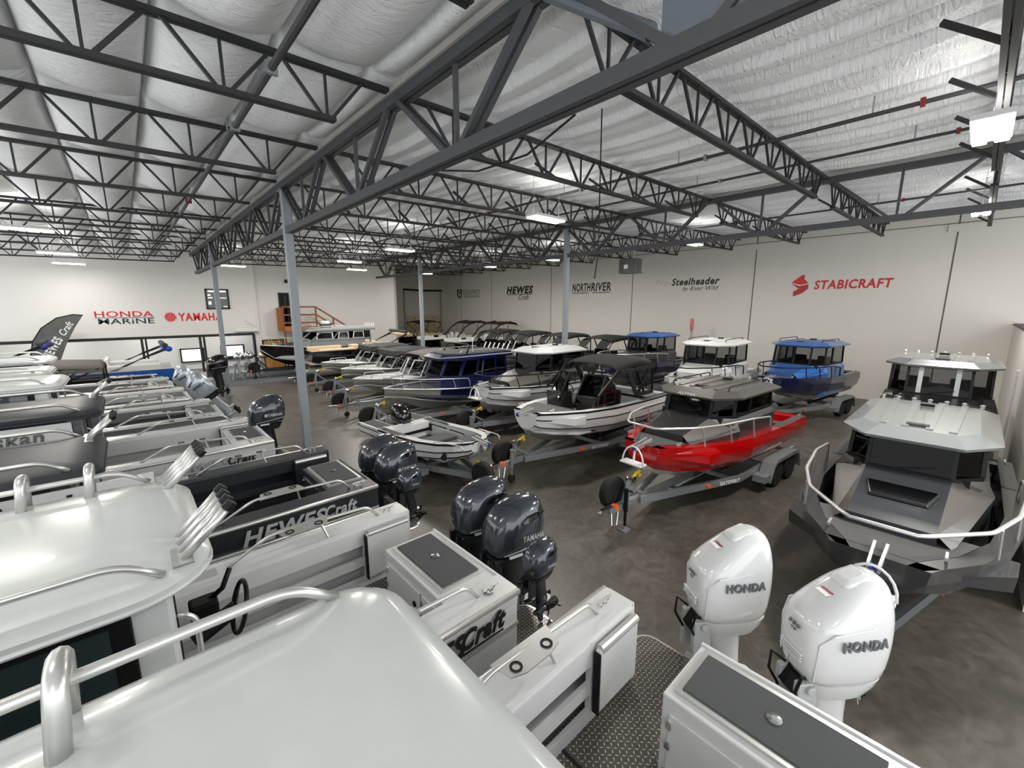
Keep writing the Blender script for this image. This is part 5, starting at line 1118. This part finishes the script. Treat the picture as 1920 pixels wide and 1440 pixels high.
for x, y, n, lab in ((23.2, 35.9, 178, 'trailer under the black bimini pontoon'), (23.8, 31.0, 176, 'trailer under the left maroon pontoon'), (24.2, 27.4, 176, 'trailer under the nearer maroon pontoon')):
    trailer(lab, x, y, math.radians(n), 5.6, axle=2.2, hw=.5, zf=.30, bow=.8, spare=False, tandem=True)
# grey canvas pitched over the boat in front of the blue pontoon
t, st = sport('boat under a wide taupe canvas top, in front of the blue pontoon', .75, 22.2, 180, L=6.8, zg=1.55, B=1.2, rise=.2, hull=blue, band=blkg, deck=lgrey, name='soft_top_boat', liner=chgrey)
canvas_top(t, 1.55, 4.3, 5.1, 1.1, 1.6, 2.42, tcanvas); screens(t, 5.1, 1.05, 1.6, .6, .3, blk)
trailer('trailer under the taupe canvas boat', .75, 22.2, PI, 6.6, axle=1.8, hw=.82, zf=.44, bow=1.0, spare=False)
o = recolour(yamaha('outboard_motor', 'big glossy black outboard left of the second column', (2.95, 24.3, 1.42), sc=1.1, word=''), blkg)
MB().bb((-.3, -.3, 0), (.35, .3, .06)).build('stand_foot', blk, o)

# ------------------------------------------------------------------ far-wall furniture
o = MB().bb((3.6, 27.6, 0), (8.2, 33.2, .012)).build('floor_mat', carpet); tag(o, 'dark grey carpet mat in front of the showroom opening', 'mat')
def display(x, y, lab, s=.7):
    t = thing('display_outboard', lab, 'outboard motor', (x, y, 0), PI*.9, 'polished display outboards')
    b = MB(); b.loft([sring(-.05, .2, .24, .14, 1.25, 2.6, 16), sring(-.05, .24, .28, .18, 1.4, 2.6, 16), sring(-.06, .2, .24, .15, 1.62, 2.4, 16), sring(-.08, .08, .1, .06, 1.7, 2, 16)]); b.build('cowling', chrome, t, smooth=True)
    b = MB(); b.loft([sring(0, .1, .12, .08, 1.25, 2.6, 12), sring(-.03, .06, .12, .045, .55, 2.6, 12), sring(-.03, .06, .14, .03, .4, 2.2, 12)]); b.build('leg', alub, t)
    for sx in (-.25, .25):
        for sy in (-.22, .22): MB().bar((sx*1.2, sy*1.2, .03), (.15, sy*.4, .85), .04, .04).build('stand_leg', galv, t)
    MB().bb((.1, -.2, .82), (.2, .2, 1.0)).build('stand_board', galv, t)
    prop(t, -.2, .5, .15, chrome); return t
display(4.75, 29.9, 'polished silver display outboard just right of the second column'); d2 = display(5.35, 30.2, 'polished silver display outboard in the middle of the showroom mat'); display(6.1, 30.0, 'polished silver display outboard nearest the timber door')
# timber landing and stair
t = thing('timber_landing', 'timber landing with redwood handrails and a stair going down to the right', 'staircase', (8.1, YW, 0))
MB().bb((0, -1.3, 2.85), (2.2, -.02, 3.0)).build('landing_deck', wood, t); MB().bb((0, -1.34, 2.7), (2.2, -1.3, 3.05)).build('fascia', wood, t)
MB().bb((-.03, -1.32, 2.9), (0, -.02, 4.35)).build('side_panel', wood, t)
for i in range(5): MB().bb((-.05, -1.25+.28*i, 2.72), (-.02, -1.08+.28*i, 4.3)).build('baluster_board', wood, t)
for z in (3.3, 3.85, 4.40): MB().bar((0, -1.33, z), (2.2, -1.33, z), .05, .11).build('handrail', redwood, t)
for z0 in (.32, .85, 1.4): MB().bar((2.2, -1.33, 3.0+z0), (5.6, -1.33, .75+z0), .05, .11).build('handrail', redwood, t)
for xx in (.02, .9, 2.2): MB().bb((xx-.05, -1.38, 2.7), (xx+.05, -1.30, 4.42)).build('rail_post', redwood, t)
for xx in (3.4, 4.6): MB().bb((xx-.05, -1.38, 2.9-(xx-2.2)*.66), (xx+.05, -1.30, 4.36-(xx-2.2)*.66)).build('rail_post', redwood, t)
for xx, yy in ((.1, -1.2), (2.1, -1.2)): MB().bb((xx-.06, yy-.06, 0), (xx+.06, yy+.06, 2.85)).build('support_post', redwood, t)
for s in (-1.28, -.1): MB().bar((2.2, s, 2.85), (6.2, s, .12), .05, .28).build('stringer', wood, t)
for i in range(14): MB().bb((2.25+i*.285, -1.25, 2.72-i*.19), (2.52+i*.285, -.1, 2.76-i*.19)).build('tread', wood, t)
# feather banner
t = thing('feather_banner', 'tall dark feather banner leaning right at the far left wall', 'banner', (-3.3, 31.6, 0))
P = [(-.35, 1.35), (-.38, 2.0), (-.22, 2.7), (.15, 3.35), (.75, 3.85), (1.35, 4.02), (1.72, 3.98), (1.35, 3.35), (.95, 2.55), (.62, 1.7), (.5, 1.35)]
MB().prism([(a, 0, b) for a, b in P], (0, .015, 0)).build('flag_cloth', mat('banner_print', (.34, .34, .33), .7, noise=.5, nscale=2.2), t)
MB().tube([(-.3, .01, .1)]+[(a, .01, b) for a, b in P[:7]], .025, 6).build('flag_pole', blk, t, smooth=True); MB().lathe([(.35, 0), (.35, .04), (.05, .08), (.03, .4)], (-.3, 0, 0), 'z', 14).build('banner_base', blk, t)
txt('HEWES', t, whtm, (.42, -.01, 2.35), (.5, 0, .87), (-.87, 0, .5), 1.15, .36, .1, .03); txt('Craft', t, whtm, (1.02, -.01, 3.32), (.55, 0, .83), (-.83, 0, .55), .75, .3, .3, .01)
# unit heater
t = thing('unit_heater', 'grey box heater hung from the joists in front of the right wall', 'heater', (20.0, 12.7, 0))
MB().bb((-.35, -.55, 6.12), (.35, .45, 6.85)).build('casing', mat('heater_grey', (.34, .35, .34), .5, .2), t, bevel=.02); MB().bb((-.37, -.1, 6.35), (-.35, .12, 6.55)).build('control_cover', whtm, t)
for i in range(7): MB().bb((-.38, .15, 6.2+i*.085), (-.35, .43, 6.23+i*.085)).build('louvre', mat('heater_dark', (.22, .225, .22), .5), t)
MB().cyl((.0, -.2, 6.85), (0, -.2, zb(20)), .09, 10).build('flue', galv, t); MB().tube(rounded([(-.2, -.6, 6.15), (-.2, -.85, 6.15), (-.2, -.85, 7.0), (-.2, -.3, 7.0)], .05), .02, 6).build('gas_pipe', galv, t)
MB().cyl((.2, .3, 6.85), (.2, .3, zb(20)), .012, 6).build('hanger', galv, t)
t = thing('wall_camera', 'small black camera box on the far wall above the landing door', 'camera', (8.9, YW, 6.2)); MB().bb((-.15, -.3, -.12), (.15, -.02, .1)).build('camera_body', blk, t); MB().bb((-.1, -.06, .25), (.2, 0, .5)).build('junction_box', gelw, t)
t = thing('wall_shelf', 'small white bracket shelf on the far wall above the opening corner', 'shelf', (6.4, YW, 2.75)); MB().bb((-1.0, -.35, 0), (.4, 0, .06)).build('shelf_board', gelw, t); MB().tube([(-1.0, -.33, .05), (-1.0, -.33, .28), (.4, -.33, .28)], .015, 6).build('shelf_rail', gelw, t); MB().bar((.3, -.05, .3), (-.4, -.3, .75), .04, .04).build('bracket_arm', gelw, t)

# ------------------------------------------------------------------ painted signs on the walls
def rsign(label, y0): return thing('wall_sign', label, 'sign', (XW-.004, y0, 0))
R_, U_ = (0, -1, 0), (0, 0, 1)
t = rsign('red block-letter sign with an angular red arrow emblem on the right wall', 4.8)
txt('STABICRAFT', t, redm, (0, -.53, 5.47), R_, U_, 3.0, .44, .12, .03)
def poly(t, pts, m, name='emblem'): MB().prism([(0, -a, b) for a, b in pts], (-.012, 0, 0)).build(name, m, t)
poly(t, [(-1.98, 5.62), (-1.55, 5.98), (-1.42, 6.0), (-1.42, 5.78), (-1.22, 5.58), (-1.55, 5.5)], redm); poly(t, [(-1.98, 5.58), (-1.6, 5.44), (-1.22, 5.52), (-1.22, 5.30), (-1.45, 5.08), (-1.85, 4.92), (-1.85, 5.18), (-1.62, 5.3)], mat('deep_red_lettering', (.68, .09, .14), .5))
t = rsign('two-tone italic sign with a script line beneath on the right wall', 12.4)
txt('Pro-', t, outm, (0, 1.55, 5.92), R_, U_, 1.05, .42, .22, .01); txt('Steelheader', t, darkm, (0, -.5, 5.92), R_, U_, 2.95, .44, .22, .03); txt('by River Wild', t, darkm, (0, -.85, 5.46), R_, U_, 2.2, .34, .45, -.005)
t = rsign('black condensed double-underlined sign partly behind the third column', 19.75)
txt('NORTH', t, darkm, (0, .85, 5.83), R_, U_, 1.75, .62, .12, .03); txt('RIVER', t, darkm, (0, -.95, 5.83), R_, U_, 1.75, .62, .12, .03)
for a, b in ((1.7, .15), (-.2, -1.75)): MB().bb((-.01, b, 5.40), (0, a, 5.45)).build('underline', darkm, t)
t = rsign('black heavy italic sign over a short script word on the right wall', 27.45)
txt('HEWES', t, darkm, (0, .0, 5.85), R_, U_, 3.4, .66, .25, .05); MB().bb((-.01, -1.6, 5.44), (0, 1.6, 5.49)).build('underline', darkm, t); txt('Craft', t, darkm, (0, -.55, 5.22), R_, U_, 1.35, .44, .4, .0)
t = rsign('black shield emblem beside serif capitals in the far corner of the right wall', 35)
poly(t, [(-1.9, 6.15), (-1.05, 6.15), (-1.05, 5.5), (-1.47, 5.22), (-1.9, 5.5)], darkm, 'shield'); txt('G', t, whtm, (-.014, 1.47, 5.75), R_, U_, .5, .6, 0, .02)
txt('GODFREY', t, mat('charcoal_lettering', (.3, .3, .3), .5), (0, -.55, 5.84), R_, U_, 2.9, .5, 0, -.005); txt('PONTOON BOATS', t, MATS['charcoal_lettering'], (0, -.65, 5.42), R_, U_, 2.5, .26, 0, -.005)
RX, UZ = (1, 0, 0), (0, 0, 1)
t = thing('wall_sign', 'red serif word over a dark navy word on the far white wall', 'sign', (.05, YW-.004, 0))
txt('HONDA', t, redm, (0, 0, 3.99), RX, UZ, 2.55, .33, 0, .012); MB().bb((-1.28, -.01, 3.77), (1.3, 0, 3.80)).build('rule', navym, t); txt('MARiNE', t, navym, (.06, 0, 3.58), RX, UZ, 2.45, .31, 0, .012)
t = thing('wall_sign', 'bright red block-letter sign with a round emblem, cut off by the second column', 'sign', (3.4, YW-.004, 0))
bred = mat('bright_red_lettering', (.84, .12, .13), .5)
txt('YAMAHA', t, bred, (.25, 0, 3.78), RX, UZ, 2.3, .5, 0, .035)
MB().lathe([(.30, -.008), (.30, 0)], (-1.28, 0, 3.78), 'y', 32).build('emblem_disc', bred, t)
for i in range(3):
    a = PI/2+i*2*PI/3
    b = MB(); c = V((-1.28, -.012, 3.78)); d = V((math.cos(a), 0, math.sin(a))); n = V((-d.z, 0, d.x))
    b.bar(c, c+d*.25, .006, .03, (0, 1, 0)); 
    for s in (-1, 1): b.bar(c+d*.10, c+d*.19+n*(s*.08), .006, .022, (0, 1, 0))
    for s in (-1, 1): b.bar(c-d*.06+n*s*.0, c-d*.23+n*s*.03, .006, .018, (0, 1, 0))
    b.build('tuning_fork', whtm, t)
MB().tube([V((-1.28+.27*math.cos(2*PI*k/32), -.012, 3.78+.27*math.sin(2*PI*k/32))) for k in range(32)], .010, 6, closed=True).build('emblem_ring', whtm, t)
